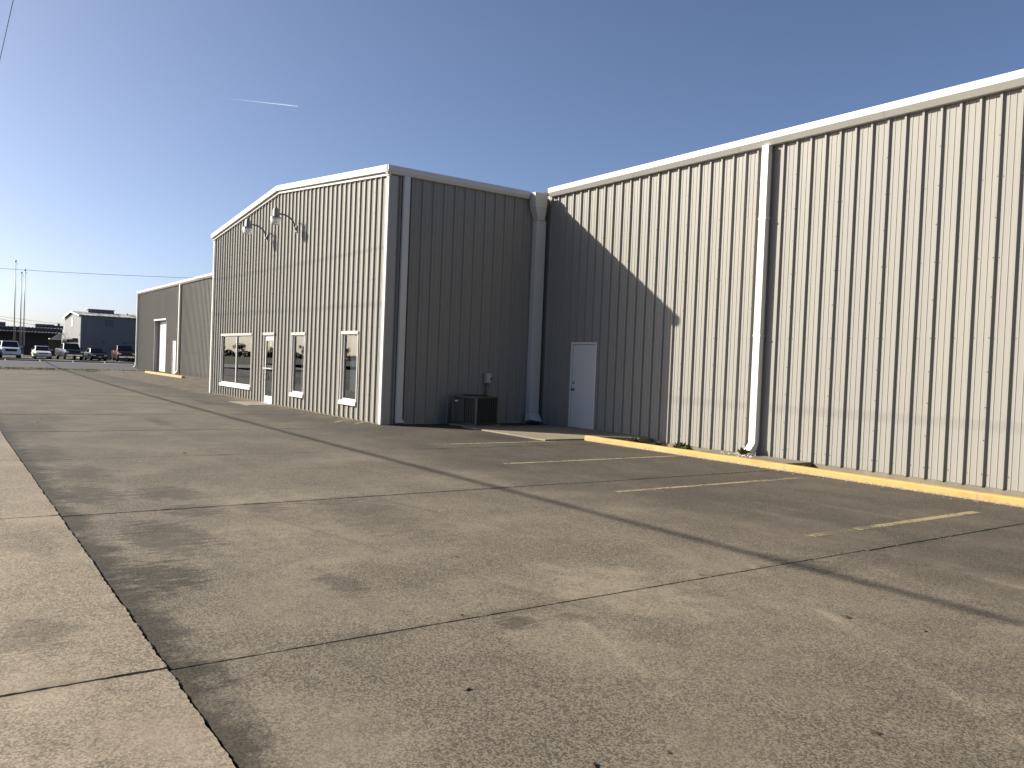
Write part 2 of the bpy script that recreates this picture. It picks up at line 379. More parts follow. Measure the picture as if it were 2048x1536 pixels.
lot = MB(); lot.add([(-60,-6,-.014),(16,-6,-.014),(16,11.40,-.014),(-60,11.40,-.014)], [(0,1,2,3)])
lot.add([(-60,11.40,-.014),(-13.40,11.40,-.014),(-13.40,13.34,-.014),(-60,13.34,-.014)], [(0,1,2,3)])
lot_o = tag(lot.build('parking_lot', MAT['dirtjoint']), kind='structure')
JX = [-4.15-4.28*k for k in range(-5, 14)]     # joints from x=17 to x=-59.8
rnd = random.Random(3)
for i in range(len(JX)-1):
    xa, xb = JX[i+1], JX[i]; xm = (xa+xb)/2; nearq = abs(xm) < 14
    st, jt = (.025, .005) if nearq else (.6, .004)
    gp = .0115
    rows = [(.955, 6.93, 0, 'lot'), (6.945, None, -.007, 'lot')]
    if xa > -18: rows.append((-6, .940, .012, 'apron'))
    for (ya, yb, zt, mk) in rows:
        if yb is None: yb = 11.34 if xm > -12.8 else 13.33
        if mk == 'lot' and yb > 12 and -13.4 < xb and xa < -13.4:
            yb = 11.34
        o = slab_mesh(xa+gp, xb-gp, ya, yb, zt+rnd.uniform(-.002, .002), st, jt*(2.2 if mk == 'apron' else 1), .03).build('slab', MAT[mk], lot_o)
# fill strip between the split slab and the wall by the side door
slab_mesh(-17.0+.01, -13.42, 11.35, 13.33, -.001, .3, .003, .03).build('slab', MAT['lot'], lot_o)
stoop = slab_mesh(-16.75, -13.47, 10.38, 13.32, .022, .05, .006, .05).build('slab', MAT['stoop'], lot_o)
slab_mesh(-26.9, -24.9, 7.75, 8.66, .005, .05, .008, .04).build('slab', MAT['stoop'], lot_o)
def paint(x, y0, y1, wd=.1, ang=0.0, zz=-.0035):
    m = MB(); n = 24; L = y1-y0
    for i in range(n):
        a, b_ = i/n*L, (i+1)/n*L
        m.add([(-wd/2, a, 0), (wd/2, a, 0), (wd/2, b_, 0), (-wd/2, b_, 0)], [(0,1,2,3)])
    o = m.build('painted_line', MAT['line'], lot_o); o.location = (x, y0, zz); o.rotation_euler = (0, 0, ang); return o
paint(-7.65, 7.05, 11.32); paint(-4.80, 6.98, 10.32, .11); paint(-10.5, 7.3, 11.3, .09); paint(-13.35, 7.6, 11.3, .09); paint(-1.95, 7.0, 11.3)
paint(-18.35, 7.72, 8.85, .09, .85); paint(-17.85, 8.02, 8.85, .09, .85); paint(-20.3, 7.6, 8.6, .08, .85)

m = MB()
m.add([(-400,-8,-.03),(16,-8,-.03),(16,-5.9,-.03),(-400,-5.9,-.03)], [(0,1,2,3)])
m.add([(-400,-5.9,-.03),(-17.9,-5.9,-.03),(-17.9,.92,-.03),(-400,.92,-.03)], [(0,1,2,3)])
tag(m.build('street', MAT['asphalt']), kind='structure')
# far ground rises gently to the back lot
YA, YB = .93, 60
def strip(name, xa, za, xb, zb, mat, ya=YA, yb=YB):
    m = MB(); n = 10
    for i in range(n):
        u, v_ = i/n, (i+1)/n
        m.add([(xa+(xb-xa)*v_, ya, za+(zb-za)*v_), (xa+(xb-xa)*u, ya, za+(zb-za)*u), (xa+(xb-xa)*u, yb, za+(zb-za)*u), (xa+(xb-xa)*v_, yb, za+(zb-za)*v_)], [(0,1,2,3)])
    return tag(m.build(name, mat), kind='structure')
def gz(x): return -.02 if x > -62 else (-.02+(-62-x)/30*.04 if x > -92 else (.02+(-92-x)/26*.28 if x > -118 else .3))
strip('grass_verge', -59.84, -.02, -66, gz(-66), MAT['field'])
strip('back_road', -66, gz(-66), -92, gz(-92), MAT['gravel'])
strip('back_parking_lot', -92, gz(-92), -107, gz(-107), MAT['farlot'], -20)
strip('back_lawn', -107, gz(-107), -118, gz(-118), MAT['field'], -20)
strip('back_terrain', -118, .3, -220, .3, MAT['field'], -60, 90)
slab_mesh(-64.2, -59.9, 9.2, 13.3, -.006, .3, .01, .03).build('slab', MAT['lot'], lot_o)

# grass tufts on the verge
rg = random.Random(11); m = MB()
for i in range(5200):
    x = rg.uniform(-66.6, -60.0); y = rg.uniform(1.2, 13.0)
    if noise.noise((x*.5, y*.5, 0)) < -.12 or (x > -64 and y > 9.2): continue
    h = rg.uniform(.03, .10); a = rg.uniform(0, math.pi); dx, dy = .02*math.cos(a), .02*math.sin(a); zb = gz(x)-.01
    m.add([(x-dx, y-dy, zb), (x+dx, y+dy, zb), (x+rg.uniform(-.04, .04), y+rg.uniform(-.04, .04), zb+h)], [(0,1,2)])
tag(m.build('verge_grass', MAT['grassblade']), 'sparse short dry grass along the far edge of the lot', 'grass', kind='stuff')

# ------------------------------------------------------------------ kerbs and planting bed
def kerb(name, x0, x1, y0, y1, zt, label, ret=None):
    m = MB(); n = max(2, int((x1-x0)/.25)); sec = [(y0, -.05), (y0+.006, zt-.02), (y0+.022, zt), (y1-.015, zt), (y1, zt-.015), (y1, -.2)]
    k = len(sec); vs = []
    for i in range(n+1):
        x = x0+(x1-x0)*i/n
        j = .006*noise.noise((x*1.5, y0, 0)); jz = .005*noise.noise((x*2.3, y0, 5))
        vs += [(x, p[0]+j, p[1]+(jz if p[1] > 0 else 0)) for p in sec]
    fs = [(i*k+a, (i+1)*k+a, (i+1)*k+a+1, i*k+a+1) for i in range(n) for a in range(k-1)]
    fs += [tuple(range(k)), tuple(n*k+a for a in range(k-1, -1, -1))]
    m.add(vs, fs)
    return tag(m.build(name, MAT['kerb']), label, 'kerb')
kerb('yellow_kerb', -13.36, 14.0, 11.352, 11.50, .098, 'long yellow painted concrete kerb along the planting bed by the sunlit wall')
fk = kerb('yellow_kerb', -60.6, -50.3, 11.72, 11.90, .12, 'short faded yellow kerb in front of the narrow white door and roll-up door')
m = MB(); nx, ny = 120, 10; vs = []
for j in range(ny+1):
    for i in range(nx+1):
        x = -13.30+27*i/nx; y = 11.49+1.84*j/ny
        vs.append((x, y, -.150+.025*noise.noise((x*2, y*2, 0))+.015*noise.noise((x*7, y*7, 2))))
m.add(vs, [(j*(nx+1)+i, j*(nx+1)+i+1, (j+1)*(nx+1)+i+1, (j+1)*(nx+1)+i) for j in range(ny) for i in range(nx)])
tag(m.build('planting_bed', MAT['soil'], smooth=True), kind='structure')
# concrete edge between stoop and bed
m = MB(); m.hexa([(-13.46,11.51,-.2),(-13.32,11.51,-.2),(-13.32,13.32,-.2),(-13.46,13.32,-.2)], [(-13.46,11.51,.085),(-13.32,11.51,.085),(-13.32,13.32,.012),(-13.46,13.32,.012)])
tag(m.build('stoop_edge', MAT['stoop'], bevel=.012), kind='structure')
m = MB(); m.hexa([(-11.35,12.25,-.2),(-9.25,12.25,-.2),(-9.15,13.31,-.2),(-11.3,13.31,-.2)], [(-11.35,12.25,-.055),(-9.25,12.25,-.045),(-9.15,13.31,-.035),(-11.3,13.31,-.04)])
tag(m.build('splash_pad', MAT['found'], bevel=.012), 'weathered concrete splash pad under the white downspout in the planting bed', 'splash pad')

# ------------------------------------------------------------------ metal building
bld = tag(empty('metal_building', (-25, 14, -.05)), 'long beige ribbed metal warehouse with a gabled office wing and white trim', 'warehouse')
def part(mb, name, mats, parent=None, **kw):
    """mesh given in world coordinates, parented to the building (or one of its parts)"""
    o = mb.build(name, mats, None, **kw); o.parent = bld if parent is None else parent
    if parent is None: o.matrix_parent_inverse = Matrix.Translation((25, -14, .05))
    return o
PITCH_R = .3048; PW = .9144
RIBH = .041
def prof_points(s0, s1, lo, hi):
    """profile (s, n) for ribs centred at s0, s0+pitch ... clipped to lo..hi"""
    out = []; k = -1
    while s0+k*PITCH_R < s1+.4:
        c = s0+k*PITCH_R
        out += [(c-.036, 0), (c-.018, RIBH), (c+.018, RIBH), (c+.036, 0)]
        for mm in (.1016, .2032):
            out += [(c+mm-.012, 0), (c+mm-.006, .006), (c+mm+.006, .006), (c+mm+.012, 0)]
        k += 1
    def nat(s):
        for a, b_ in zip(out, out[1:]):
            if a[0] <= s <= b_[0]: return a[1]+(b_[1]-a[1])*(s-a[0])/max(1e-9, b_[0]-a[0])
        return 0
    pts = [p for p in out if lo < p[0] < hi]
    return [(lo, nat(lo))]+pts+[(hi, nat(hi))], nat
def panel_mb(fr, s0, lo, hi, zb, ztop, holes):
    pts, nat = prof_points(s0, hi, lo, hi)
    ss_ = sorted(set([p[0] for p in pts]+[h for H in holes for h in H[:2] if lo < h < hi]))
    m = MB()
    for a, b_ in zip(ss_, ss_[1:]):
        if b_-a < 1e-5: continue
        mid = (a+b_)/2; iv = [(zb, None)]
        for (h0, h1, z0, z1) in holes:
            if h0 <= mid <= h1:
                new = []
                for (p, q) in iv:
                    if z0 > p+1e-4: new.append((p, z0))
                    new.append((z1, q))
                iv = new
        for (p, q) in iv:
            qa, qb = (ztop(a), ztop(b_)) if q is None else (q, q)
            m.add([fr(a, nat(a), p), fr(b_, nat(b_), p), fr(b_, nat(b_), qb), fr(a, nat(a), qa)], [(0,1,2,3)])
    return m
def wall(name, fr, lap0, lo, hi, zb, ztop, holes, label, screws_z, lapz, back=True, flip=False):
    """fr(s,n,z) -> world; lap ribs at lap0 + k*PW. backing sheet is the part, panels are its pieces"""
    bk = MB(); xs = sorted(set([lo, hi]+[h for H in holes for h in H[:2]]+[lo+(hi-lo)*i/24 for i in range(25)]))
    for a, b_ in zip(xs, xs[1:]):
        mid = (a+b_)/2; iv = [(zb, None)]
        for (h0, h1, z0, z1) in holes:
            if h0 <= mid <= h1:
                new = []
                for (p, q) in iv:
                    if z0 > p+1e-4: new.append((p, z0))
                    new.append((z1, q))
                iv = new
        for (p, q) in iv:
            qa, qb = (ztop(a), ztop(b_)) if q is None else (q, q)
            bk.add([fr(a, -.02, p), fr(b_, -.02, p), fr(b_, -.02, qb), fr(a, -.02, qa)], [(0,1,2,3)])
    wo_ = part(bk, name, MAT['backing']); wo_['label'] = label
    k0 = math.floor((lo-lap0)/PW); s = lap0+k0*PW; shared = {}
    while s < hi:
        a, b_ = max(lo, s-.036), min(hi, s+PW-.036)
        if b_-a > .02:
            hs = [h for h in holes if h[1] > a and h[0] < b_]
            full = (not hs) and abs(b_-a-PW) < 1e-4 and abs(ztop(a)-ztop(b_)) < 1e-6 and abs(ztop(a)-ztop((a+b_)/2)) < 1e-6
            if full:
                if 'me' not in shared:
                    shared['me'] = panel_mb(lambda q, n, z: Vector(fr(q, n, z))-Vector(fr(s, 0, 0)), s, a, b_, zb, ztop, []).mesh('panel', MAT['panel'])
                o = link('panel', shared['me'], wo_); o.location = fr(s, 0, 0)
            else:
                part(panel_mb(fr, s, a, b_, zb, ztop, hs), 'panel', MAT['panel'], wo_)
        s += PW
    # screws: one joined part
    m = MB()
    def screw(q, n, z):
        for (h0, h1, z0, z1) in holes:
            if h0-.02 <= q <= h1+.02 and z0-.02 <= z <= z1+.02: return
        if z > ztop(q)-.12: return
        r = .0105
        ring = [(q+r*math.cos(t), z+r*math.sin(t)) for t in [i*math.pi/3 for i in range(6)]]
        m.add([fr(u, n, v_) for u, v_ in ring]+[fr(q+(u-q)*.7, n+.008, z+(v_-z)*.7) for u, v_ in ring],
              [(i, (i+1) % 6, 6+(i+1) % 6, 6+i) for i in range(6)]+[tuple(range(6, 12))])
    rs = random.Random(len(name))
    i = math.floor((lo-lap0)/PITCH_R)
    while lap0+i*PITCH_R < hi:
        c = lap0+i*PITCH_R
        for z in screws_z:
            if lo < c+.062 < hi: screw(c+.062+rs.uniform(-.006, .006), 0, z+rs.uniform(-.008, .008))
            if i % 3 == 0 and lo < c < hi: screw(c, RIBH, z+rs.uniform(-.008, .008))
        if i % 3 == 0 and lo < c < hi:
            for z in lapz: screw(c, RIBH, z+rs.uniform(-.015, .015))
        i += 1
    so_ = part(m, 'screws', MAT['screw'], wo_); so_['kind'] = 'stuff'
    return wo_
frD = lambda s, n, z: (s, D-n, z)
frW = lambda s, n, z: (s, W-n, z)
frS = lambda s, n, z: (XC+n, s, z)
SZ, LZ = (.135, 2.26, 3.50, 4.745), (.66, 1.19, 1.72, 2.88, 4.12, 5.38)
RIB0 = -9.772-.029
DOORH = (-16.33, -15.335, -.06, 2.19)
wr = wall('front_wall', frD, RIB0, -17.69, 13.4, -.05, lambda s: 6.12, [DOORH], 'sunlit beige ribbed wall with the angular wing shadow', SZ, LZ)
far_holes = [(-66.0, -62.15, -.06, 3.80), (-59.88, -58.88, -.06, 2.26)]
wl = wall('front_wall', frD, RIB0, -72.0, -32.75, -.05, lambda s: 6.12, far_holes, 'far ribbed wall with a roll-up door', SZ, LZ)
RX = -25.33
def ztg(s): return 6.70-(abs(s-RX))*(.745/7.6)
WIN = [(-31.2, -27.66, .37, 2.22), (-26.40, -25.40, -.02, 2.22), (-23.76, -22.77, .37, 2.20), (-20.08, -19.14, .37, 2.20)]
wg = wall('gable_wall', frW, -18.40, XL+.06, XC-.06, .022, ztg, WIN, 'gabled front wall of the office wing', (.14, 2.32, 3.5, 4.70), (.66, 1.19, 1.72, 2.88, 4.1, 5.13, 5.6))
wsd = wall('side_wall', frS, 9.62-.03, W+.06, D-.0, .0, lambda s: 6.0, [], 'shaded side wall of the office wing', (.14, 2.3, 3.5, 4.7), (.66, 1.19, 1.72, 2.88, 4.1, 5.3))
frS2 = lambda s, n, z: (XL-n, s, z)
wall('side_wall', frS2, 9.62, W+.06, D-.0, .0, lambda s: 6.0, [], 'far side wall of the office wing', (), ())
# remaining shell
m = MB(); m.box(-72.0, -71.96, D+.03, 37, -.05, 6.1); m.box(13.36, 13.4, D+.03, 37, -.05, 6.1); m.box(-71.9, 13.3, 36.96, 37.0, -.05, 6.1)
part(m, 'end_wall', MAT['panel'])
m = MB(); m.add([(-72.1, D-.12, 6.20), (13.5, D-.12, 6.20), (13.5, 25.2, 7.35), (-72.1, 25.2, 7.35), (-72.1, 37.1, 6.2), (13.5, 37.1, 6.2)], [(0,1,2,3),(3,2,5,4)])
m.add([(-72, D, 6.1), (-72, 37, 6.1), (-72, 25.2, 7.33)], [(0,1,2)]); m.add([(13.4, D, 6.1), (13.4, 37, 6.1), (13.4, 25.2, 7.33)], [(0,1,2)])
part(m, 'roof', MAT['roof'])
m = MB(); ye = 24
m.add([(-32.72, 8.58, 6.065), (RX, 8.58, 6.785), (RX, ye, 6.785), (-32.72, ye, 6.065), (-17.62, 8.58, 6.05), (-17.62, ye, 6.05)], [(0,1,2,3),(1,4,5,2)])
part(m, 'wing_roof', MAT['roof'])
# rake trim along the gable: upper band and thin lower flashing
def rake(x0, z0, x1, z1):
    m = MB()
    def band(ya, yb, dz0, dz1):
        m.hexa([(x0,ya,z0+dz0),(x1,ya,z1+dz0),(x1,yb,z1+dz0),(x0,yb,z0+dz0)], [(x0,ya,z0+dz1),(x1,ya,z1+dz1),(x1,yb,z1+dz1),(x0,yb,z0+dz1)])
    band(8.555, 8.70, -.165, 0)
    band(8.625, 8.69, -.245, -.170)
    return part(m, 'rake_trim', MAT['trim'], bevel=.012)
rake(-32.74, 6.115, RX-.004, 6.84); rake(RX+.004, 6.84, -19.0, 6.263); rake(-18.99, 6.262, -17.62, 6.138)
m = MB(); m.box(XL-.01, XL+.10, W-.045, W-.012, .0, 5.93); m.box(XL-.03, XL-.012, W-.045, W+.12, .0, 5.90); part(m, 'corner_trim', MAT['trim'], bevel=.004)
m = MB(); m.box(XC-.085, XC+.032, W-.045, W-.006, .0, 5.93); part(m, 'corner_trim', MAT['trim'], bevel=.005)
m = MB(); m.box(XC+.006, XC+.034, W-.004, W+.20, .0, 5.92); part(m, 'corner_trim', MAT['jamb'], bevel=.004)
# gutters
gp_ = [(D-.19, 6.262), (D-.19, 6.14), (D-.10, 6.045), (D-.005, 6.045), (D-.005, 6.262)]
cuts = [-17.40, -14.2, -11.1, -8.0, -4.9, -1.8, 1.3, 4.4, 7.5, 10.6, 13.5]
for a, b_ in zip(cuts, cuts[1:]):
    m = MB(); m.prism(gp_, a+.0008, b_-.0008, 'x'); part(m, 'gutter', MAT['trim'], bevel=.005)
for a, b_ in ((-72.2, -62.5), (-62.5, -52.5), (-52.5, -42.5), (-42.5, -32.8)):
    m = MB(); m.prism(gp_, a+.001, b_-.001, 'x'); part(m, 'gutter', MAT['trim'], bevel=.004)
gx = [(XC+.14, 6.135), (XC+.14, 6.02), (XC+.10, 5.945), (XC+.005, 5.945), (XC+.005, 6.135)]
m = MB(); m.prism(gx, 8.575, 12.72, 'y'); part(m, 'gutter', MAT['dspout'], bevel=.006)
# collector head in the corner + wide downspout
m = MB()
m.hexa([(XC+.04,12.78,5.72),(XC+.31,12.78,5.72),(XC+.31,13.15,5.72),(XC+.04,13.15,5.72)], [(XC+.04,12.74,6.10),(XC+.34,12.74,6.10),(XC+.34,13.15,6.10),(XC+.04,13.15,6.10)])
m.hexa([(XC+.04,12.93,5.40),(XC+.24,12.93,5.40),(XC+.24,13.15,5.40),(XC+.04,13.15,5.40)], [(XC+.04,12.78,5.718),(XC+.31,12.78,5.718),(XC+.31,13.15,5.718),(XC+.04,13.15,5.718)])
part(m, 'collector_head', MAT['dspout'], bevel=.008)
m = MB()
m.hexa([(XC+.045,12.90,.30),(XC+.225,12.90,.30),(XC+.225,13.21,.30),(XC+.045,13.21,.30)], [(XC+.045,12.90,5.398),(XC+.225,12.90,5.398),(XC+.225,13.21,5.398),(XC+.045,13.21,5.398)])
m.hexa([(XC+.20,12.78,.07),(XC+.42,12.82,.12),(XC+.42,13.2,.06),(XC+.20,13.23,.06)], [(XC+.045,12.90,.298),(XC+.225,12.90,.298),(XC+.225,13.21,.298),(XC+.045,13.21,.298)])
part(m, 'downspout', MAT['dspout'], bevel=.006)
def straps(m, x0, x1, y0, y1, zs):
    for z in zs: m.box(x0, x1, y0, y1, z, z+.03)
# small downspout near the wing corner
m = MB(); m.box(XC+.04, XC+.13, 9.02, 9.18, .16, 5.944)
m.hexa([(XC+.12,9.0,.03),(XC+.24,9.0,.06),(XC+.24,9.19,.06),(XC+.12,9.19,.03)], [(XC+.04,9.02,.158),(XC+.13,9.02,.158),(XC+.13,9.18,.158),(XC+.04,9.18,.158)])
part(m, 'downspout', MAT['dspout'], bevel=.006)
# front downspouts on the long wall
def fds(x0, x1, zk):
    m = MB(); ya, yb = D-.165, D-.045
    m.box(x0, x1, ya, yb, zk, 6.044)
    m.hexa([(x0-.0,ya-.16,zk-.18),(x1,ya-.16,zk-.18),(x1,yb-.10,zk-.22),(x0,yb-.10,zk-.22)], [(x0,ya,zk-.002),(x1,ya,zk-.002),(x1,yb,zk-.002),(x0,yb,zk-.002)])
    o = part(m, 'downspout', MAT['trim'], bevel=.006)
    for zz in (2.3, 4.6): part(MB().box(x0-.014, x1+.014, D-.17, D-.040, zz, zz+.03), 'strap', MAT['dspout'], o)
fds(-10.52, -10.36, .20); fds(-57.95, -57.76, .25); fds(-72.12, -71.98, .3)
# foundation
m = MB(); m.box(-13.45, 13.4, D-.012, D+.2, -.25, -.052); m.box(-72, -32.7, D-.008, D+.2, -.25, -.052)
part(m, 'foundation', MAT['found'])
m = MB(); m.box(XL+.02, XC-.02, W+.005, W+.2, -.1, .02); part(m, 'foundation', MAT['found'])

# white side door in the shaded wall
def steel_door(x0, x1, zt, zb=0.0):
    dr = part(MB().box(x0+.055, x1-.055, D-.012, D+.03, zb+.02, zt-.055), 'door', MAT['white'], bevel=.004)
    m = MB(); m.box(x0, x0+.05, D-.05, D+.06, zb, zt); m.box(x1-.05, x1, D-.05, D+.06, zb, zt); m.box(x0+.051, x1-.051, D-.05, D+.06, zt-.05, zt)
    part(m, 'frame', MAT['trim'], dr, bevel=.004)
    m = MB(); m.tube([(x0+.115, D-.013, .98), (x0+.115, D-.055, .98)], .012, 10); m.lathe([(.004, -.028), (.022, -.018), (.03, 0), (.022, .018), (.004, .028)], (x0+.115, D-.075, .98), 12); m.tube([(x0+.115, D-.0125, .98), (x0+.115, D-.018, .98)], .036, 14)
    part(m, 'handle', MAT['darkgalv'], dr, smooth=True)
    part(MB().tube([(x0+.115, D-.0125, 1.15), (x0+.115, D-.026, 1.15)], .026, 12), 'deadbolt', MAT['darkgalv'], dr, smooth=True)
    part(MB().box(x0+.052, x1-.052, D-.045, D+.05, zb-.004, zb+.015), 'threshold', MAT['alu'], dr)
    for z in (.3, 1.1, 1.85): part(MB().box(x1-.060, x1-.0502, D-.030, D-.0125, z, z+.1), 'hinge', MAT['alu'], dr)
    return dr
steel_door(-16.33, -15.335, 2.19)
steel_door(-59.88, -58.88, 2.26)
# roll-up door, recessed
ru = part(MB().box(-65.97, -62.18, D+.36, D+.39, 0, 3.75), 'roll_up_door', MAT['white'])
for i in range(7): part(MB().box(-65.95, -62.2, D+.335, D+.358, .02+i*.53, .02+i*.53+.515), 'panel', MAT['white'], ru, bevel=.006)
m = MB(); m.box(-66.0, -65.972, D+.0, D+.66, 0, 3.8); m.box(-62.178, -62.15, D+.0, D+.66, 0, 3.8); m.box(-65.971, -62.179, D, D+.66, 3.76, 3.8)
part(m, 'jamb', MAT['jamb'], ru)
part(MB().box(-66.06, -62.10, D-.055, D-.036, 3.78, 3.88), 'header_trim', MAT['trim'], ru)

# office windows and glass door
def window(x0, x1, z0, z1, lites, blind=None):
    dp = W+.022
    fr_ = MB()      # jamb return lining the opening
    fr_.box(x0, x0+.012, W-.038, dp+.05, z0, z1); fr_.box(x1-.012, x1, W-.038, dp+.05, z0, z1); fr_.box(x0+.0125, x1-.0125, W-.038, dp+.05, z1-.012, z1)
    wn = part(fr_, 'window', MAT['jamb'])
    m = MB(); t = .045; fx0, fx1, fz0, fz1 = x0+.013, x1-.013, z0+.095, z1-.013
    m.box(fx0, fx0+t, dp-.03, dp+.03, fz0, fz1); m.box(fx1-t, fx1, dp-.03, dp+.03, fz0, fz1)
    m.box(fx0+t+.0005, fx1-t-.0005, dp-.03, dp+.03, fz0, fz0+t); m.box(fx0+t+.0005, fx1-t-.0005, dp-.03, dp+.03, fz1-t, fz1)
    xs = [fx0+t]+[fx0+t+(fx1-fx0-2*t)*i/lites for i in range(1, lites)]+[fx1-t]
    for xm in xs[1:-1]: m.box(xm-.03, xm+.03, dp-.034, dp+.03, fz0+t+.0005, fz1-t-.0005)
    part(m, 'frame', MAT['trim'], wn, bevel=.003)
    for a, b_ in zip(xs, xs[1:]):
        part(MB().add([(a-.005, dp, fz0+t-.005), (b_+.005, dp, fz0+t-.005), (b_+.005, dp, fz1-t+.005), (a-.005, dp, fz1-t+.005)], [(0,1,2,3)]), 'pane', MAT['glass'], wn)
    m = MB(); m.hexa([(x0-.05, W-.075, z0-.02), (x1+.05, W-.075, z0-.02), (x1+.05, W-.037, z0-.02), (x0-.05, W-.037, z0-.02)], [(x0-.05, W-.075, z0+.08), (x1+.05, W-.075, z0+.08), (x1+.05, W-.037, z0+.094), (x0-.05, W-.037, z0+.094)])
    m.box(x0+.0125, x1-.0125, W-.0365, dp+.04, z0, z0+.0945)
    part(m, 'sill', MAT['trim'], wn, bevel=.004)
    m = MB(); m.box(x0-.06, x1+.06, W-.062, W-.036, z1-.03, z1+.05); part(m, 'head_trim', MAT['head'], wn, bevel=.004)
    part(MB().box(x0-.06, x0-.0005, W-.045, W-.036, z0, z1-.031), 'side_trim', MAT['jamb'], wn); part(MB().box(x1+.0005, x1+.06, W-.045, W-.036, z0, z1-.031), 'side_trim', MAT['jamb'], wn)
    if blind:
        b0, b1, zb_ = blind; m = MB(); z = z1-.08
        while z > zb_:
            m.add([(b0, dp+.070, z), (b1, dp+.070, z), (b1, dp+.060, z-.034), (b0, dp+.060, z-.034)], [(0,1,2,3)]); z -= .030
        part(m, 'blind', MAT['blind'], wn)
window(*WIN[0], 2); window(*WIN[2], 1, (-23.28, -22.8, .42)); window(*WIN[3], 1, (-19.80, -19.17, .72))
x0, x1, z0, z1 = WIN[1]; dp = W+.025
gd = part(MB().box(x0, x0+.05, W-.038, dp+.06, .0, z1).box(x1-.05, x1, W-.038, dp+.06, .0, z1).box(x0+.0505, x1-.0505, W-.038, dp+.06, z1-.05, z1), 'glass_door', MAT['jamb'])
m = MB(); a, b_ = x0+.055, x1-.055
m.box(a, a+.09, dp-.022, dp+.022, .02, z1-.055); m.box(b_-.09, b_, dp-.022, dp+.022, .02, z1-.055); m.box(a+.0905, b_-.0905, dp-.022, dp+.022, .02, .24); m.box(a+.0905, b_-.0905, dp-.022, dp+.022, z1-.20, z1-.055)
part(m, 'frame', MAT['trim'], gd, bevel=.004)
part(MB().add([(a+.085, dp, .23), (b_-.085, dp, .23), (b_-.085, dp, z1-.19), (a+.085, dp, z1-.19)], [(0,1,2,3)]), 'pane', MAT['glass'], gd)
m = MB(); m.box(a+.02, b_-.05, dp-.085, dp-.06, 1.10, 1.14); m.box(a+.03, a+.06, dp-.06, dp-.0225, 1.10, 1.14); m.box(b_-.075, b_-.05, dp-.06, dp-.0225, 1.10, 1.14)
m.tube([(a+.045, dp-.0225, .95), (a+.045, dp-.10, .95), (a+.045, dp-.10, .76), (a+.045, dp-.0225, .76)], .011, 8)
part(m, 'handle', MAT['alu'], gd, bevel=.003)
part(MB().box(x0-.05, x1+.05, W-.062, W-.036, z1-.03, z1+.05), 'head_trim', MAT['head'], gd, bevel=.004)
part(MB().box(x0+.02, x1-.02, W-.06, dp+.06, -.005, .0185), 'threshold', MAT['alu'], gd)
tc = bpy.data.curves.new('num', 'FONT'); tc.body = '20'; tc.size = .17; tc.align_x = 'CENTER'
to = bpy.data.objects.new('num', tc); col.objects.link(to); bpy.context.view_layer.update()
tme = bpy.data.meshes.new_from_object(to.evaluated_get(bpy.context.evaluated_depsgraph_get())); bpy.data.objects.remove(to)
tme.materials.clear(); tme.materials.append(MAT['white'])
to = link('door_number', tme, gd); to.rotation_euler = (math.pi/2, 0, 0); to.location = (-25.86, dp-.004, 1.86)
# dark office interior behind the glass
m = MB(); m.add([(XL+.3, W+.3, .02), (XC-.3, W+.3, .02), (XC-.3, 16, .02), (XL+.3, 16, .02)], [(0,1,2,3)]); part(m, 'floor', MAT['floor_in'])
m = MB(); m.add([(XL+.3, 16, 0), (XC-.3, 16, 0), (XC-.3, 16, 3), (XL+.3, 16, 3)], [(0,1,2,3)]); m.add([(XL+.3, W+.02, 3), (XC-.3, W+.02, 3), (XC-.3, 16, 3), (XL+.3, 16, 3)], [(0,1,2,3)])
for xx in (XL+.3, -27.0, -24.6, -21.2, XC-.3): m.add([(xx, W+.25, 0), (xx, 16, 0), (xx, 16, 3), (xx, W+.25, 3)], [(0,1,2,3)])
part(m, 'interior_wall', MAT['dark'])

# ------------------------------------------------------------------ wall lamps
def wall_lamp(x, label):
    r_ = tag(empty('wall_lamp', (x, W-.03, 5.33)), label, 'wall lamp')
    m = MB(); m.box(-.045, .045, -.02, .03, -.10, .10); m.box(-.03, .03, -.075, -.0205, -.035, .035); m.build('bracket', MAT['galv'], r_, bevel=.005)
    pts = []
    for i in range(15):
        t = i/14*math.pi/2; pts.append((0, -.06-.40*(1-math.cos(t)), .04+.33*math.sin(t)))
    pts += [(0, -.50, .37), (0, -.56, .365)]
    MB().tube(pts, .022, 10).build('arm', MAT['darkgalv'], r_, smooth=True)
    c = (0, -.64, 0)
    MB().lathe([(.02, .545), (.05, .53), (.085, .47), (.085, .31), (.105, .285), (.155, .255), (.158, .235), (.145, .232)], c, 24).build('lamp_head', MAT['galv'], r_, smooth=True)
    MB().lathe([(.03, .565), (.034, .545)], c, 12).build('photocell', MAT['acgreen'], r_)
    MB().lathe([(.148, .2315), (.150, .21), (.135, .10), (.118, .055), (.11, .05)], c, 24).build('refractor', MAT['lens'], r_, smooth=True)
    MB().box(-.05, .05, -.62, -.5, .34, .40).build('clamp', MAT['galv'], r_, bevel=.008)
wall_lamp(-23.75, 'grey goose-neck wall lamp under the gable peak, between the door and narrow window')
wall_lamp(-26.39, 'grey goose-neck wall lamp with clear shade above the glass office door')

# ------------------------------------------------------------------ condenser unit and electrical box
ac = tag(empty('air_conditioner', (-16.52, 10.62, 0), math.radians(18)), 'square dark outdoor air conditioner unit standing against the shaded wall', 'air conditioner')
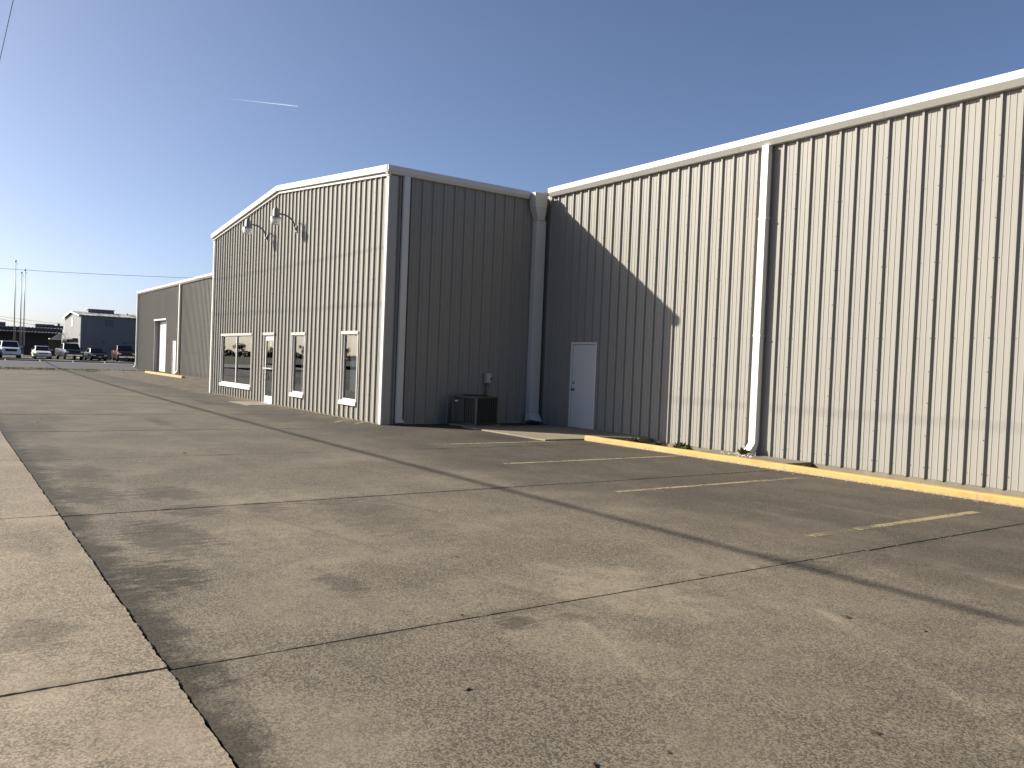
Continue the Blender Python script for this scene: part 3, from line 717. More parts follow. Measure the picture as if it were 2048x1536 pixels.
# local: box spans x -.78..0, y 0..0.84
MB().box(-.83, .05, -.05, .89, -.0, .05).build('pad', MAT['found'], ac, bevel=.01)
MB().box(-.78, 0, 0, .84, .051, .10).build('base_pan', MAT['acgreen'], ac, bevel=.006)
m = MB(); m.box(-.755, -.025, .025, .815, .101, .70); m.build('coil', MAT['acfin'], ac)
for (px, py) in ((-.0, .0), (-.78, .0), (0, .84), (-.78, .84)):
    a0 = px-.05 if px > -.3 else px; b0 = py if py < .3 else py-.05
    MB().box(a0, a0+.05, b0, b0+.05, .101, .70).build('post', MAT['acpost'], ac, bevel=.004)
def slat_at(x_, y_, horizontal):
    return None
sm = MB().box(-.004, .004, -.006, .006, 0, .6).mesh('slat', MAT['acpost'])
for i in range(1, 9):
    o = link('slat', sm, ac); o.location = (-.012, .05+i*.082, .1005)
for i in range(1, 7):
    o = link('slat', sm, ac); o.location = (-.40+i*.055, .012, .1005); o.rotation_euler = (0, 0, math.pi/2)
MB().box(-.735, -.40, .004, .02, .11, .69).build('service_panel', MAT['acgreen'], ac, bevel=.004)
m = MB(); m.box(-.785, .005, -.005, .845, .701, .745); tp = m.build('top_cover', MAT['acpost'], ac, bevel=.012)
m = MB()
for r in (.08, .14, .20, .26, .32):
    m.tube([(-.39+r*math.cos(t), .42+r*math.sin(t), .765) for t in [2*math.pi*k/28 for k in range(29)]], .004, 5)
for k in range(6):
    t = k*math.pi/3; m.tube([(-.39+.05*math.cos(t), .42+.05*math.sin(t), .77), (-.39+.34*math.cos(t), .42+.34*math.sin(t), .746)], .004, 5)
m.build('fan_guard', MAT['black'], ac)
MB().box(-.70, -.60, -.002, .0035, .60, .635).build('nameplate', MAT['alu'], ac)
eb = tag(empty('electrical_box', (XC+.035, 11.58, 1.05)), 'small grey electrical disconnect box on the shaded wall above the air conditioner', 'electrical box')
MB().box(0, .10, -.03, .13, 0, .25).build('housing', MAT['box'], eb, bevel=.006)
MB().box(.1005, .112, -.022, .122, .01, .235).build('cover', MAT['box'], eb, bevel=.004)
MB().tube([(.05, .0, -.001), (.05, .0, -.30), (.09, -.02, -.45), (.2, -.05, -.62), (.27, -.08, -.66)], .018, 8).build('conduit', MAT['acgreen'], eb, smooth=True)
MB().box(.113, .135, .10, .118, .08, .16).build('latch', MAT['acgreen'], eb)

# ------------------------------------------------------------------ weeds, pebbles and debris
def weed(loc, h, n, seed, label):
    r = random.Random(seed); m = MB()
    for i in range(n):
        a = r.uniform(0, 2*math.pi); L = 1.35*h*r.uniform(.5, 1.1); tilt = r.uniform(.1, 1.0); wd = L*r.uniform(.10, .2)
        d = Vector((math.cos(a), math.sin(a), 0)); sd = Vector((-d.y, d.x, 0)); b0 = d*r.uniform(0, h*.25)
        mid = b0+d*L*.5*math.sin(tilt)+Vector((0, 0, L*.55*math.cos(tilt*.6))); tip = b0+d*L*math.sin(tilt)+Vector((0, 0, L*.8*math.cos(tilt)))
        m.add([b0, mid-sd*wd, tip, mid+sd*wd], [(0,1,2,3)])
    o = m.build('weed', MAT['weed']); o.location = loc; return tag(o, label, 'weed', 'weeds growing in the planting bed')
zb = -.15
weed((-13.1, 12.0, zb), .20, 60, 1, 'weed tuft beside the concrete edge of the stoop')
weed((-12.75, 12.2, zb), .24, 80, 2, 'bushiest green weed at the shaded end of the planting bed')
weed((-12.4, 12.5, zb), .20, 50, 3, 'low weed just past the shadow edge in the planting bed')
weed((-11.75, 12.6, zb+.02), .22, 70, 4, 'green weed at the wall between the shadow and the splash pad')
weed((-11.45, 12.45, zb+.02), .18, 50, 5, 'small weed touching the splash pad')
weed((-10.45, 12.95, -.045), .14, 50, 6, 'weed growing under the downspout outlet')
weed((-8.9, 12.6, zb), .15, 60, 7, 'low weed beside the white pebbles in the bed')
weed((-7.6, 12.0, zb), .15, 40, 8, 'thin weed behind the yellow kerb near the pebbles')
weed((-6.9, 11.8, zb), .13, 30, 9, 'tiny weed against the back of the yellow kerb')
rp = random.Random(5); m = MB()
def peb(x, y, z, r):
    vs = [(x+r*rp.uniform(.7, 1.2)*a, y+r*rp.uniform(.7, 1.2)*b_, z+r*.6*c) for a, b_, c in ((1,0,0),(-1,0,0),(0,1,0),(0,-1,0),(0,0,1),(0,0,-1))]
    m.add(vs, [(0,2,4),(2,1,4),(1,3,4),(3,0,4),(2,0,5),(1,2,5),(3,1,5),(0,3,5)])
for i in range(420):
    peb(rp.gauss(-8.4, .45), rp.gauss(12.25, .28), -.125+rp.uniform(-.02, .02), rp.uniform(.008, .028))
for i in range(60): peb(rp.gauss(-10.45, .2), rp.gauss(12.85, .12), -.035, rp.uniform(.01, .03))
tag(m.build('pebbles', MAT['pebble']), 'loose pale pebbles lying in the planting bed', 'pebbles', kind='stuff')
m = MB()
for i in range(520):
    x = -rp.uniform(.5, 14); y = rp.uniform(1.0, 11.3)
    peb(x, y, .001, rp.uniform(.002, .0052))
for k in range(5):
    for i in range(70): peb(-4.15-4.28*k+rp.gauss(0, .03), rp.uniform(1, 11), .001, rp.uniform(.002, .006))
for i in range(260): peb(rp.uniform(-13, -2), 11.30-abs(rp.gauss(0, .09)), .003, rp.uniform(.004, .014))
tag(m.build('grit', MAT['gritm']), 'scattered pale grit on the concrete lot', 'grit', kind='stuff')
def pix(u, v_):   # ground point seen at a photo pixel
    d = fw*F_PX+rt*(u-1024)-up*(v_-768); t = -CAM_H/d.z; return d*t
m = MB(); m.add([(-.035, -.012, .004), (.03, -.018, .002), (.04, .014, .010), (-.03, .016, .014), (0, 0, .018)], [(0,1,4),(1,2,4),(2,3,4),(3,0,4)])
lm = m.mesh('dry_leaf', MAT['dryleaf'])
for i, (u, v_, s_) in enumerate([(1690, 1235, 1.5), (1851, 1264, .8), (912, 1114, 1.0), (935, 1380, .9), (1750, 1468, 1.0), (924, 1231, .7), (1401, 1150, .9), (1186, 1533, 1.1), (369, 907, 1.3), (75, 845, 1.5), (1230, 1080, .6), (1335, 1505, .7)]):
    p_ = pix(u, v_); o = link('dry_leaf', lm); o.location = (p_.x, p_.y, .001); o.scale = (s_*.62,)*3; o.rotation_euler = (0, 0, i*1.7)
    tag(o, 'small curled dry brown leaf lying on the concrete lot', 'leaf', 'dry leaves on the lot')

# ------------------------------------------------------------------ cables and poles
def catline(name, pts, r, label, grp=None):
    o = MB().tube(pts, r, 6).build(name, MAT['black'], smooth=True); return tag(o, label, 'cable', grp)
def sag(x, h, k): return h+k*(x+17)**2
catline('bundled_cable', [(x, -3.35, sag(x, 6.52, .00028)) for x in range(30, -127, -2)], .036, 'thick black bundled overhead cable along the street')
catline('overhead_cable', [(x, 1.28, sag(x, 9.5, .00025)) for x in range(30, -127, -2)], .0095, 'thin black overhead cable crossing the clear sky above the lot')
catline('overhead_cable', [(x, -.35, sag(x, 9.3, .00025)) for x in range(30, -127, -2)], .0095, 'thin black overhead cable just inside the street edge of the lot')
catline('service_cable', [(-52.2+.537*s, 2.7+.843*s, 5.57+.0022*(s-6)**2*(1 if s < 6 else .25)) for s in [-26+1.03*k for k in range(38)]], .010, 'thin service cable running across the sky to the long warehouse wall')
catline('distant_cable', [(-121, 2.0+i*.75, 5.55-.205*i*.75*(1-.018*i)) for i in range(14)], .022, 'black cable sagging down towards the low canopy building')
catline('distant_cable', [(-122, 2.0+i*.78, 5.62-.135*i*.78*(1-.02*i)) for i in range(16)], .016, 'upper thin cable above the low canopy building')
def pole(x, y, h, label):
    r_ = tag(empty('utility_pole', (x, y, -.1)), label, 'utility pole')
    MB().tube([(0, 0, -.1), (0, 0, h+.1)], [.15, .1], 12).build('post', MAT['bark'], r_, smooth=True)
    MB().box(-.05, .05, -2.6, 2.6, h-.3, h-.2).build('crossarm', MAT['bark'], r_)
pole(30.2, -.9, 10.4, 'wooden utility pole behind the camera side of the lot'); pole(-126.2, -.9, 12.6, 'tall wooden utility pole beyond the back parking lot'); pole(-66.2, -19.2, 7.9, 'wooden utility pole across the street')

# ------------------------------------------------------------------ back lot: wheel stops, flagpoles
wsm = MB(); wsm.prism([(-.12, 0), (-.09, .15), (.09, .15), (.12, 0)], -1.42, 1.42, 'y'); wme = wsm.mesh('wheel_stop', MAT['stopc'])
for i in range(6):
    y = 3.9+i*2.95; o = link('wheel_stop', wme); x = -93.0-.28*i; o.location = (x, y, gz(x)); o.rotation_euler = (0, 0, .06)
    tag(o, 'long grey concrete wheel stop in front of the parked vehicles', 'wheel stop', 'wheel stops along the back lot')
MAT['polem'] = simple('weathered_aluminium', (.20, .205, .215), .45, .4, .5, .1, 6)
def flagpole(x, y, ztop, label):
    zb_ = gz(x); r_ = tag(empty('flagpole', (x, y, zb_)), label, 'flagpole'); H = ztop-zb_
    MB().tube([(0, 0, 0), (0, 0, H*.5), (0, 0, H)], [.07, .058, .034], 10).build('pole', MAT['polem'], r_, smooth=True)
    MB().lathe([(.16, 0), (.14, .08), (.09, .12)], (0, 0, 0), 14).build('base_collar', MAT['alu'], r_)
    MB().lathe([(.02, -.02), (.09, .05), (.11, .12), (.09, .19), (.02, .25)], (0, 0, H), 12).build('ball', MAT['galv'], r_, smooth=True)
    MB().tube([(0, 0, H-.12), (0, .16, H-.12), (0, .16, H-.35)], .022, 6).build('truck_arm', MAT['galv'], r_)
    MB().tube([(.0, .15, H-.3), (.0, .12, 1.2)], .008, 5).build('halyard', MAT['blind'], r_)
flagpole(-118, 7.70, 11.75, 'tallest bare flagpole behind the white sport utility vehicle')
flagpole(-117.6, 8.33, 10.35, 'shortest bare flagpole, between the other two')
flagpole(-118, 8.72, 10.75, 'bare flagpole with its foot on the lawn between the white vehicles')

# ------------------------------------------------------------------ vehicles
def paintm(name, c, metal=.35, rough=.33): return simple(name, c, rough, metal, .4, .05, 4, coat=.25)
CHROME = simple('chrome', (.6, .6, .62), .15, 1.0, .5, .05); TYRE = MAT['black']; PLATE = simple('plate_white', (.6, .6, .6), .5); LAMP = simple('headlamp', (.5, .52, .55), .15, .3, .6, .1); RED = simple('tail_red', (.3, .01, .01), .3)
def loft(stations, seg=1):
    """stations: (x, z0, z1, half_bottom, half_mid, half_top)"""
    m = MB(); vs = []; k = 10
    for (x, z0, z1, hb, hm, ht) in stations:
        zm = z0+(z1-z0)*.55; r = min(.06, (z1-z0)*.12)
        half = [(hb-.05, z0), (hb, z0+r), (hm, zm), (ht, z1-r), (ht-.07, z1)]
        vs += [(x, -y, z) for y, z in half]+[(x, y, z) for y, z in reversed(half)]
    n = len(stations)
    fs = [(i*k+a, i*k+(a+1) % k, (i+1)*k+(a+1) % k, (i+1)*k+a) for i in range(n-1) for a in range(k)]
    fs += [tuple(range(k-1, -1, -1)), tuple((n-1)*k+a for a in range(k))]
    return m.add(vs, fs)
def vehicle(kind, name, label, cat, x, y, rz, paint):
    r_ = tag(empty(name, (x, y, gz(x)), rz), label, cat, 'vehicles parked in the back lot')
    # local +x is forward, front bumper at x=0
    if kind == 'sedan':
        L, hw, hood, belt, roof, wr_ = 4.6, .86, .82, .93, 1.42, .32
        body = [(0,.28,.62,.66,.72,.66),(-.15,.22,.72,.76,.82,.74),(-.6,.2,.79,.82,.85,.78),(-1.35,.2,.90,.84,.86,.80),(-2.4,.2,.95,.85,.87,.81),(-3.6,.2,.97,.84,.87,.80),(-4.3,.24,.95,.80,.84,.76),(-4.6,.32,.85,.70,.76,.68)]
        cab = [(-1.25, -1.95, .90), (-3.75, -3.2, .96)]; axles = (-.85, -3.55)
    elif kind == 'suv':
        L, hw, hood, belt, roof, wr_ = 5.0, .98, 1.08, 1.15, 1.84, .39
        body = [(0,.42,.98,.80,.88,.80),(-.12,.34,1.08,.90,.96,.86),(-.7,.32,1.12,.96,.98,.90),(-1.4,.32,1.18,.97,.99,.92),(-3,.32,1.2,.97,1.0,.93),(-4.7,.34,1.2,.96,.98,.92),(-5.0,.42,1.12,.88,.92,.86)]
        cab = [(-1.3, -1.95, 1.17), (-4.92, -4.6, 1.19)]; axles = (-.95, -4.0)
    else:
        L, hw, hood, belt, roof, wr_ = 5.7, .98, 1.12, 1.18, 1.86, .40
        body = [(0,.48,.98,.84,.90,.82),(-.10,.40,1.10,.92,.97,.88),(-.7,.38,1.15,.96,.98,.90),(-1.5,.38,1.2,.97,.99,.92),(-3.55,.38,1.22,.97,.99,.93),(-3.6,.42,1.24,.97,.99,.95),(-5.6,.44,1.24,.96,.98,.95),(-5.7,.5,1.2,.94,.96,.93)]
        cab = [(-1.4, -2.05, 1.19), (-3.5, -3.3, 1.21)]; axles = (-.95, -4.55)
    bo = loft(body).build('body', paint, r_, smooth=False, bevel=.03)
    (fb, ft, zf), (rb, rtp, zr) = cab
    bw, tw = hw-.10, hw-.25
    m = MB(); m.hexa([(rb, -bw, zr-.04), (fb, -bw, zf-.04), (fb, bw, zf-.04), (rb, bw, zr-.04)], [(rtp, -tw, roof), (ft, -tw, roof), (ft, tw, roof), (rtp, tw, roof)])
    cb = m.build('cabin', paint, r_, bevel=.06)
    def quad(name, a, b_, c_, d_, mat, par, t):
        MB().add([a, b_, c_, d_], [(0,1,2,3)]).build(name, mat, par)
    def lerp(p, q, t): return tuple(p[i]+(q[i]-p[i])*t for i in range(3))
    # windscreen
    A, B_, C_, D_ = (fb,-bw,zf-.04), (fb,bw,zf-.04), (ft,tw,roof), (ft,-tw,roof); off = Vector((.022, 0, .012))
    def ins(q, i0, i1, j0, j1, off):
        a = lerp(lerp(q[0], q[1], i0), lerp(q[3], q[2], i0), j0); b_ = lerp(lerp(q[0], q[1], i1), lerp(q[3], q[2], i1), j0)
        c_ = lerp(lerp(q[0], q[1], i1), lerp(q[3], q[2], i1), j1); d_ = lerp(lerp(q[0], q[1], i0), lerp(q[3], q[2], i0), j1)
        return [tuple(Vector(p)+off) for p in (a, b_, c_, d_)]
    MB().add(ins([A, B_, C_, D_], .06, .94, .10, .90, off), [(0,1,2,3)]).build('windscreen', MAT['carglass'], r_)
    E_ = [(rb,bw,zr-.04), (rb,-bw,zr-.04), (rtp,-tw,roof), (rtp,tw,roof)]
    MB().add(ins(E_, .1, .9, .18, .86, Vector((-.022, 0, .01))), [(0,1,2,3)]).build('rear_window', MAT['carglass'], r_)
    for s_ in (-1, 1):
        Q = [(fb, s_*bw, zf-.04), (rb, s_*bw, zr-.04), (rtp, s_*tw, roof), (ft, s_*tw, roof)]
        nwin = [(.12, .48), (.53, .86)] if kind != 'suv' else [(.10, .36), (.39, .64), (.67, .92)]
        for (i0, i1) in nwin:
            MB().add(ins(Q, i0, i1, .2, .86, Vector((0, s_*.022, .006))), [(0,1,2,3)]).build('side_window', MAT['carglass'], r_)
        MB().box(fb-.55, fb-.43, min(s_*(hw-.03), s_*(hw+.16)), max(s_*(hw-.03), s_*(hw+.16)), zf+.02, zf+.17).build('mirror', paint if kind != 'pickup' else MAT['black'], r_, bevel=.03)
        for ax in axles:
            wv = empty('wheel', (ax, s_*(hw-.12), wr_)); wv.parent = r_; bpy.data.objects.remove(wv)
            m = MB(); yo = s_*(hw-.01); yi = s_*(hw-.24)
            m.tube([(ax, yi, wr_), (ax, yi+(yo-yi)*.12, wr_), (ax, yo-(yo-yi)*.12, wr_), (ax, yo, wr_)], [wr_*.92, wr_, wr_, wr_*.9], 22)
            wh = m.build('wheel', TYRE, r_, smooth=False)
            MB().tube([(ax, yo+.001*s_, wr_), (ax, yo+.012*s_, wr_)], wr_*.62, 18).build('rim', CHROME, wh)
            m = MB(); ns = 14    # wheel arch
            for k in range(ns):
                t0, t1 = math.pi*k/ns, math.pi*(k+1)/ns; R0, R1 = wr_*1.02, wr_*1.2
                ye_ = s_*(hw+.004)
                m.add([(ax+R0*math.cos(t0), ye_, wr_+R0*math.sin(t0)), (ax+R1*math.cos(t0), ye_, wr_+R1*math.sin(t0)), (ax+R1*math.cos(t1), ye_, wr_+R1*math.sin(t1)), (ax+R0*math.cos(t1), ye_, wr_+R0*math.sin(t1))], [(0,1,2,3)])
            m.build('wheel_arch', MAT['black'], r_)
        ww = .30 if kind != 'sedan' else .34; zc = hood-.22; hh = .17 if kind != 'sedan' else .12
        y0, y1 = sorted((s_*(hw-.10), s_*(hw-.10-ww)))
        MB().box(-.10, .012, y0, y1, zc-hh/2, zc+hh/2).build('headlight', LAMP, r_, bevel=.02)
        MB().box(-L+.02, -L+.2, min(s_*(hw-.13), s_*(hw-.02)), max(s_*(hw-.13), s_*(hw-.02)), belt-.3, belt-.08).build('tail_light', RED, r_)
    gh = .26 if kind != 'sedan' else .12
    MB().box(-.06, .016, -(hw-.44), hw-.44, hood-.22-gh/2, hood-.22+gh/2).build('grille', MAT['black'], r_, bevel=.015)
    zb_ = .44 if kind != 'sedan' else .36
    m = MB(); m.hexa([(-.12, -hw+.06, zb_), (.07, -hw+.2, zb_), (.07, hw-.2, zb_), (-.12, hw-.06, zb_)], [(-.12, -hw+.06, zb_+.2), (.07, -hw+.2, zb_+.2), (.07, hw-.2, zb_+.2), (-.12, hw-.06, zb_+.2)])
    m.build('bumper', CHROME if kind == 'pickup' else paint, r_, bevel=.03)
    MB().box(.071, .078, -.15, .15, zb_+.03, zb_+.13).build('number_plate', PLATE, r_)
    if kind == 'pickup':
        m = MB(); m.box(-5.55, -3.68, -.82, .82, 1.10, 1.246); m.build('bed_liner', MAT['black'], r_)
    return r_
CX = -101.5
vehicle('suv', 'sport_utility_vehicle', 'white sport utility vehicle parked in front of the flagpoles', 'suv', CX, 6.4, .0, paintm('suv_white_paint', (.62, .64, .68), .1))
vehicle('sedan', 'sedan', 'small white sedan parked between the white sport utility vehicle and the dark pickup', 'car', CX-1.5, 9.55, .0, paintm('sedan_white_paint', (.62, .62, .58), .05))
vehicle('pickup', 'pickup_truck', 'dark blue pickup truck parked between the white sedan and the black sedan', 'pickup truck', CX-.5, 12.45, .07, paintm('pickup_dark_paint', (.018, .024, .045), .3))
vehicle('sedan', 'sedan', 'black sedan parked between the dark blue pickup and the red pickup', 'car', CX-1, 15.05, .07, paintm('sedan_black_paint', (.008, .009, .011), .2))
vehicle('pickup', 'pickup_truck', 'dark red pickup truck parked beside the black sedan by the grey shed', 'pickup truck', CX-.5, 17.75, -.04, paintm('pickup_red_paint', (.035, .004, .006), .3))
vehicle('sedan', 'sedan', 'black car at the row end beside the white sport utility vehicle', 'car', CX+1.5, 4.35, .0, paintm('sedan_dark_paint', (.010, .010, .012), .2))

# ------------------------------------------------------------------ buildings behind the back lot
SHED = simple('shed_grey_paint', (.155, .160, .168), .7, 0, .35, .10, .7); SHEDR = None
def m_rust():
    b = NB('weathered_roof_sheet'); x, y, z = b.xyz()
    n1 = b.noise(1.0, 5, .65, b.scale(b.P(), (.35, 1.1, .4)))
    c = b.mix(b.ss(n1, .38, .60), (.10, .08, .06), (.42, .41, .39))
    return b.done(b.bsdf(c, b.ss(n1, .4, .6, .7, .38), .25, .5))
RUST = m_rust(); CANOPY = simple('canopy_sheet', (.62, .62, .62), .4, .2, .5, .06, 1); FASCIA = simple('dark_fascia', (.055, .055, .065), .7); BRICK = simple('dark_wall_paint', (.075, .072, .07), .8, 0, .3, .2, .6); BROWN = simple('brown_fence_wood', (.085, .07, .052), .85, 0, .3, .25, 2)
sx, sy, zg = -112.0, 14.28, .15
sh = tag(empty('storage_shed', (sx-8, sy+12, zg)), 'two storey grey metal shed with rusty roof behind the red pickup', 'shed')
inv = Matrix.Translation((-(sx-8), -(sy+12), -zg))
def spart(mb, name, mats, par=None, **kw):
    o = mb.build(name, mats, None, **kw); o.parent = sh if par is None else par
    if par is None: o.matrix_parent_inverse = inv
    return o
ev, rd, xr, xb, y1_ = 5.5, 6.16, sx-7.75, sx-15.5, sy+26
m = MB(); m.add([(sx, sy, zg), (sx, y1_, zg), (sx, y1_, ev), (sx, sy, ev), (xb, sy, zg), (xb, y1_, zg), (xb, y1_, ev), (xb, sy, ev), (xr, sy, rd), (xr, y1_, rd)],
                [(0,1,2,3), (4,7,6,5), (0,3,8,7,4), (1,5,6,9,2)])
spart(m, 'wall', SHED)
m = MB(); n = 90
for side, (xa, za) in ((0, (sx+.35, ev-.02)), (1, (xb-.35, ev-.02))):
    vs = []
    for i in range(n+1):
        y = sy-.25+(y1_-sy+.5)*i/n; dz = .03 if i % 2 else 0
        vs += [(xa, y, za+.03+dz), (xr, y, rd+.06+dz)]
    m.add(vs, [(2*i, 2*i+2, 2*i+3, 2*i+1) for i in range(n)])
spart(m, 'roof', RUST)
m = MB(); m.box(sx+.02, sx+.10, sy-.08, sy-.005, .3, ev); spart(m, 'corner_trim', MAT['trim'])
m = MB(); m.hexa([(sx+.35, sy-.30, ev-.16), (sx+.35, sy-.26, ev-.16), (xr, sy-.26, rd-.1), (xr, sy-.30, rd-.1)], [(sx+.35, sy-.30, ev+.04), (sx+.35, sy-.26, ev+.04), (xr, sy-.26, rd+.10), (xr, sy-.30, rd+.10)])
m.hexa([(xb-.35, sy-.30, ev-.16), (xb-.35, sy-.26, ev-.16), (xr, sy-.26, rd-.1), (xr, sy-.30, rd-.1)], [(xb-.35, sy-.30, ev+.04), (xb-.35, sy-.26, ev+.04), (xr, sy-.26, rd+.10), (xr, sy-.30, rd+.10)])
spart(m, 'rake_trim', MAT['trim'])
lv = spart(MB().box(sx+.004, sx+.05, 16.98, 17.82, 4.27, 5.06), 'louvre_vent', FASCIA)
for i in range(5): spart(MB().hexa([(sx+.051, 17.0, 4.30+i*.15), (sx+.10, 17.0, 4.28+i*.15), (sx+.10, 17.8, 4.28+i*.15), (sx+.051, 17.8, 4.30+i*.15)], [(sx+.051, 17.0, 4.39+i*.15), (sx+.055, 17.0, 4.39+i*.15), (sx+.055, 17.8, 4.39+i*.15), (sx+.051, 17.8, 4.39+i*.15)]), 'slat', SHED, lv)
for yy in (16.77, 19.19): spart(MB().box(sx+.004, sx+.18, yy-.16, yy+.16, 2.26, 2.38), 'wall_light', FASCIA)
wv = spart(MB().box(-120.5, -119.3, sy-.05, sy-.004, 4.2, 5.36), 'window', MAT['trim']); spart(MB().box(-120.4, -119.4, sy-.06, sy-.051, 4.28, 5.28), 'pane', MAT['blind'], wv)
# porch below the gable: flat dark sheet stands for the shaded recess, under a flat awning
spart(MB().box(-125.6, -114.4, sy-.6, sy-.01, 2.55, 2.70), 'awning', FASCIA)
spart(MB().box(-125.2, -114.9, sy-.03, sy-.004, zg, 2.5), 'porch_shade_sheet', BRICK)
spart(MB().box(-126.0, -125.65, sy-.5, sy-.1, zg, 2.5), 'porch_post', MAT['trim'])
# roof monitor
mo = spart(MB().box(xr-1.2, xr+1.2, 15.9, 18.95, rd-.2, rd+.42), 'roof_monitor', SHED); spart(MB().box(xr-1.35, xr+1.35, 15.8, 19.05, rd+.421, rd+.47), 'cap', CANOPY, mo)
spart(MB().tube([(-117, 20.3, 5.8), (-117, 20.3, 6.25)], .07, 8), 'roof_vent', FASCIA)
spart(MB().box(-117.5, -116.4, 21.3, 22.2, 5.7, 6.3), 'roof_unit', SHED)

lx, zl = -128.0, .3
lb = tag(empty('canopy_building', (lx-6, 4, zl)), 'long low dark building with two white corrugated canopy edges behind the flagpoles', 'building')
inv2 = Matrix.Translation((-(lx-6), -4, -zl))
def lpart(mb, name, mats, par=None, **kw):
    o = mb.build(name, mats, None, **kw); o.parent = lb if par is None else par
    if par is None: o.matrix_parent_inverse = inv2
    return o
lpart(MB().box(lx-14, lx-2.0, -6, 14.2, zl, 4.0), 'wall', BRICK)
def corr(xa, za, xb2, zb2, ya, yb):
    m = MB(); pitch = .40; vs = []; n = int((yb-ya)/pitch*4)
    for i in range(n+1):
        y = ya+(yb-ya)*i/n; dz = .05*math.sin(2*math.pi*(i/4)); vs += [(xa, y, za+dz), (xb2, y, zb2+dz), (xa, y, za+dz-.03)]
    return m.add(vs, [f for i in range(n) for f in ((3*i, 3*i+3, 3*i+4, 3*i+1), (3*i, 3*i+2, 3*i+5, 3*i+3))])
lpart(corr(lx-.9, 4.06, lx-9, 3.95, -6, 14.25), 'upper_canopy', CANOPY)
lpart(MB().box(lx-1.3, lx-1.2, -6, 14.2, 3.5, 4.0), 'fascia', FASCIA)
lpart(corr(lx+.35, 3.44, lx-1.19, 3.46, -6, 14.25), 'lower_canopy', CANOPY)
lpart(MB().box(lx+.05, lx+.15, -6, 14.2, 3.22, 3.37), 'beam', FASCIA)
for i in range(5):
    yy = 13.0-i*4.3; lpart(MB().box(lx-.02, lx+.10, yy-.06, yy+.06, zl, 3.22), 'post', FASCIA)
for yy in (11.5, 9.0, 4.5): lpart(MB().box(lx-2.0, lx-1.95, yy-.5, yy+.5, zl, 2.4), 'door', FASCIA)
for (ya, yb, za, zb2) in ((6.2, 7.4, 4.2, 4.62), (10.85, 13.1, 4.2, 4.62), (13.15, 14.2, 4.2, 4.5)):
    lpart(MB().box(lx-4.5, lx-3.0, ya*1.02, yb*1.02, za-.2, zb2), 'roof_unit', FASCIA, bevel=.02)
lpart(MB().tube([(lx-4, 14.0, 4.4), (lx-4, 14.0, 4.85)], .16, 8), 'roof_vent', FASCIA)

an = tag(empty('wooden_enclosure', (-124, 12.8, .3)), 'brown wooden enclosure with a white awning between the low building and the grey shed', 'enclosure')
for i in range(14):
    MB().box(-.02, .02, -.7+i*.1, -.7+i*.1+.088, 0, 2.05).build('plank', BROWN, an)
MB().box(-.05, .9, -.78, .55, 2.16, 2.34).build('awning', CANOPY, an, bevel=.02)
for i in range(4): MB().hexa([(-.2, -.3+i*.28, 2.36), (-.2, -.24+i*.28, 2.36), (-.2, .52+i*.28, 3.02), (-.2, .46+i*.28, 3.02)], [(-.14, -.3+i*.28, 2.40), (-.14, -.24+i*.28, 2.40), (-.14, .52+i*.28, 3.06), (-.14, .46+i*.28, 3.06)]).build('batten', CANOPY, an)

# ------------------------------------------------------------------ trees across the street (seen mirrored in the office glass)
def crown_mesh(seed, n, rx, rz):
    r = random.Random(seed); m = MB(); cl = [(r.gauss(0, .45)*rx, r.gauss(0, .45)*rx, r.uniform(-.6, .75)*rz, r.uniform(.3, .55)*rx) for _ in range(12)]
    for i in range(n):
        c = r.choice(cl); d = Vector((r.gauss(0, 1), r.gauss(0, 1), r.gauss(0, 1))).normalized()*c[3]*r.uniform(.5, 1.05); p_ = Vector(c[:3])+d
        a = Vector((r.gauss(0, 1), r.gauss(0, 1), r.gauss(0, 1))).normalized(); b_ = a.orthogonal().normalized(); s_ = r.uniform(.12, .26)
        m.add([p_-a*s_, p_-b_*s_*.6, p_+a*s_, p_+b_*s_*.6], [(0,1,2,3)])
    return m.mesh('crown', MAT['tree'])
crowns = [crown_mesh(s_, 1500, 2.4, 2.2) for s_ in (1, 2, 3)]
tl = ['broad evergreen tree across the street', 'round evergreen tree across the street']
for i, (ang, dist, sc_) in enumerate([(3.05, 290, 1.0), (3.35, 310, 1.25), (2.95, 300, .9), (2.62, 280, 1.15), (2.75, 330, 1.0), (2.3, 290, 1.2), (3.6, 320, .9), (2.05, 300, 1.1)]):
    d = Vector((-ang, -1, 0)).normalized(); p_ = Vector((0, 2*W, 0))+d*dist*1.55
    t_ = tag(empty('tree', (p_.x, p_.y, -.25)), 'evergreen tree standing in the field across the street', 'tree', 'trees across the street'); t_.scale = (sc_,)*3
    c_ = link('crown', crowns[i % 3], t_); c_.location = (0, 0, 4.4)
    m = MB(); m.tube([(0, 0, 0), (.1, 0, 1.8), (0, .1, 4.4)], [.28, .2, .09], 8)
    for k in range(4): m.tube([(0, 0, 2+k*.4), (.9*math.cos(k*1.7), .9*math.sin(k*1.7), 3.3+k*.5)], [.09, .03], 6)
    m.build('trunk', MAT['bark'], t_)
r = random.Random(21); m = MB()
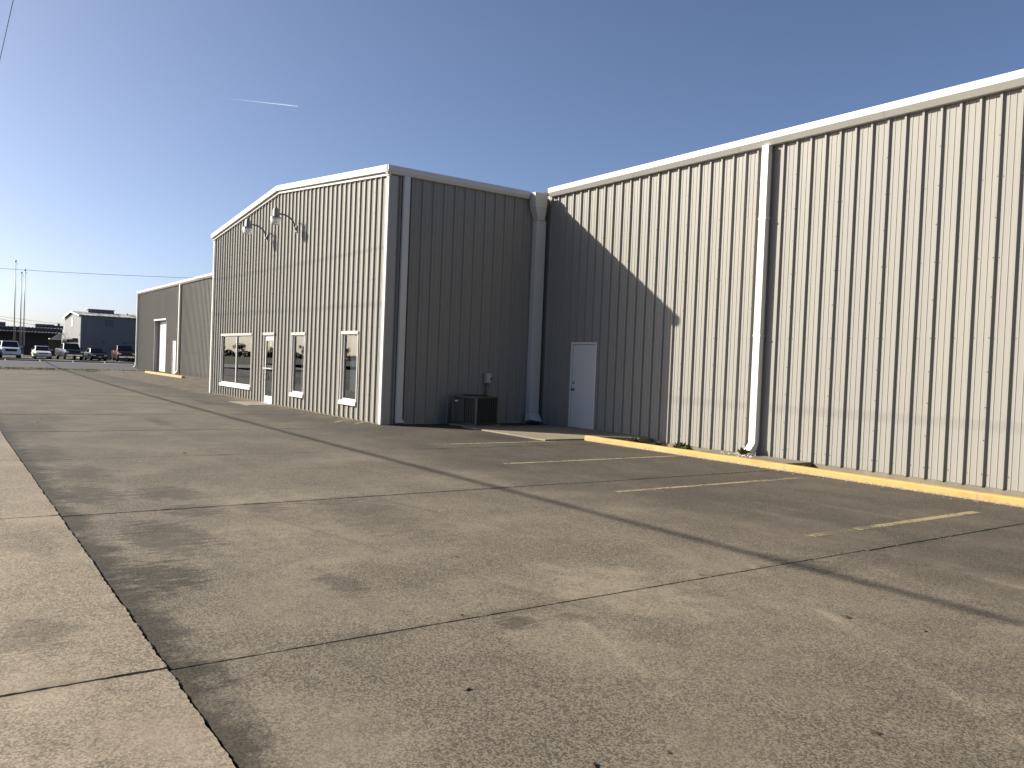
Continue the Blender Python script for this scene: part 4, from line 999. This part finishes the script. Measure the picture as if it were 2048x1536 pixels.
for i in range(9000):
    t = r.random(); ang = 1.2+3.2*t; d = Vector((-ang, -1, 0)).normalized(); p_ = Vector((0, 2*W, 0))+d*(560+r.gauss(0, 8)); hm = 3.2+2.2*noise.noise((ang*9, 0, 0))
    z = r.random()**.7*hm; a = Vector((r.gauss(0, 1), r.gauss(0, 1), r.gauss(0, 1))).normalized(); b_ = a.orthogonal().normalized(); s_ = r.uniform(.5, 1.0)
    p_.z = z-.2; m.add([p_-a*s_, p_-b_*s_*.6, p_+a*s_, p_+b_*s_*.6], [(0,1,2,3)])
tag(m.build('far_wood', MAT['tree']), 'distant dark wood across the street', 'wood', kind='stuff')

# ------------------------------------------------------------------ contrail
def m_contrail():
    b = NB('contrail_ice'); tc_ = b.n('ShaderNodeTexCoord'); sx_ = b.n('ShaderNodeSeparateXYZ'); b.lk(tc_.outputs['Object'], sx_.inputs[0])
    df = b.n('ShaderNodeBsdfDiffuse'); df.inputs[0].default_value = (.95, .95, .95, 1); tr = b.n('ShaderNodeBsdfTranslucent'); tr.inputs[0].default_value = (.95, .95, .95, 1)
    ad = b.n('ShaderNodeAddShader'); b.lk(df.outputs[0], ad.inputs[0]); b.lk(tr.outputs[0], ad.inputs[1]); p = ad.outputs[0]; t = b.n('ShaderNodeBsdfTransparent')
    mx = b.n('ShaderNodeMixShader'); b.put(mx.inputs[0], b.ss(sx_.outputs[0], 0.0, 1300.0, 0.0, .34)); b.lk(t.outputs[0], mx.inputs[1]); b.lk(p, mx.inputs[2])
    return b.done(mx.outputs[0])
def sky_pt(u, v_, dist): d = (fw*F_PX+rt*(u-1024)-up*(v_-768)).normalized(); return d*dist+Vector((0, 0, CAM_H))
a_, b_ = sky_pt(420, 193, 10200), sky_pt(596, 212.5, 10000); L = (b_-a_).length
ct = MB().tube([(0, 0, 0), (L*.5, 0, 0), (L*.9, 0, 0), (L, 0, 0)], [2.5, 4, 4, 1.5], 8).build('contrail', m_contrail(), smooth=True)
ct.location = a_; xa = (b_-a_).normalized(); ct.rotation_euler = xa.to_track_quat('X', 'Z').to_euler()
tag(ct, 'thin white aircraft contrail high in the clear blue sky', 'contrail')
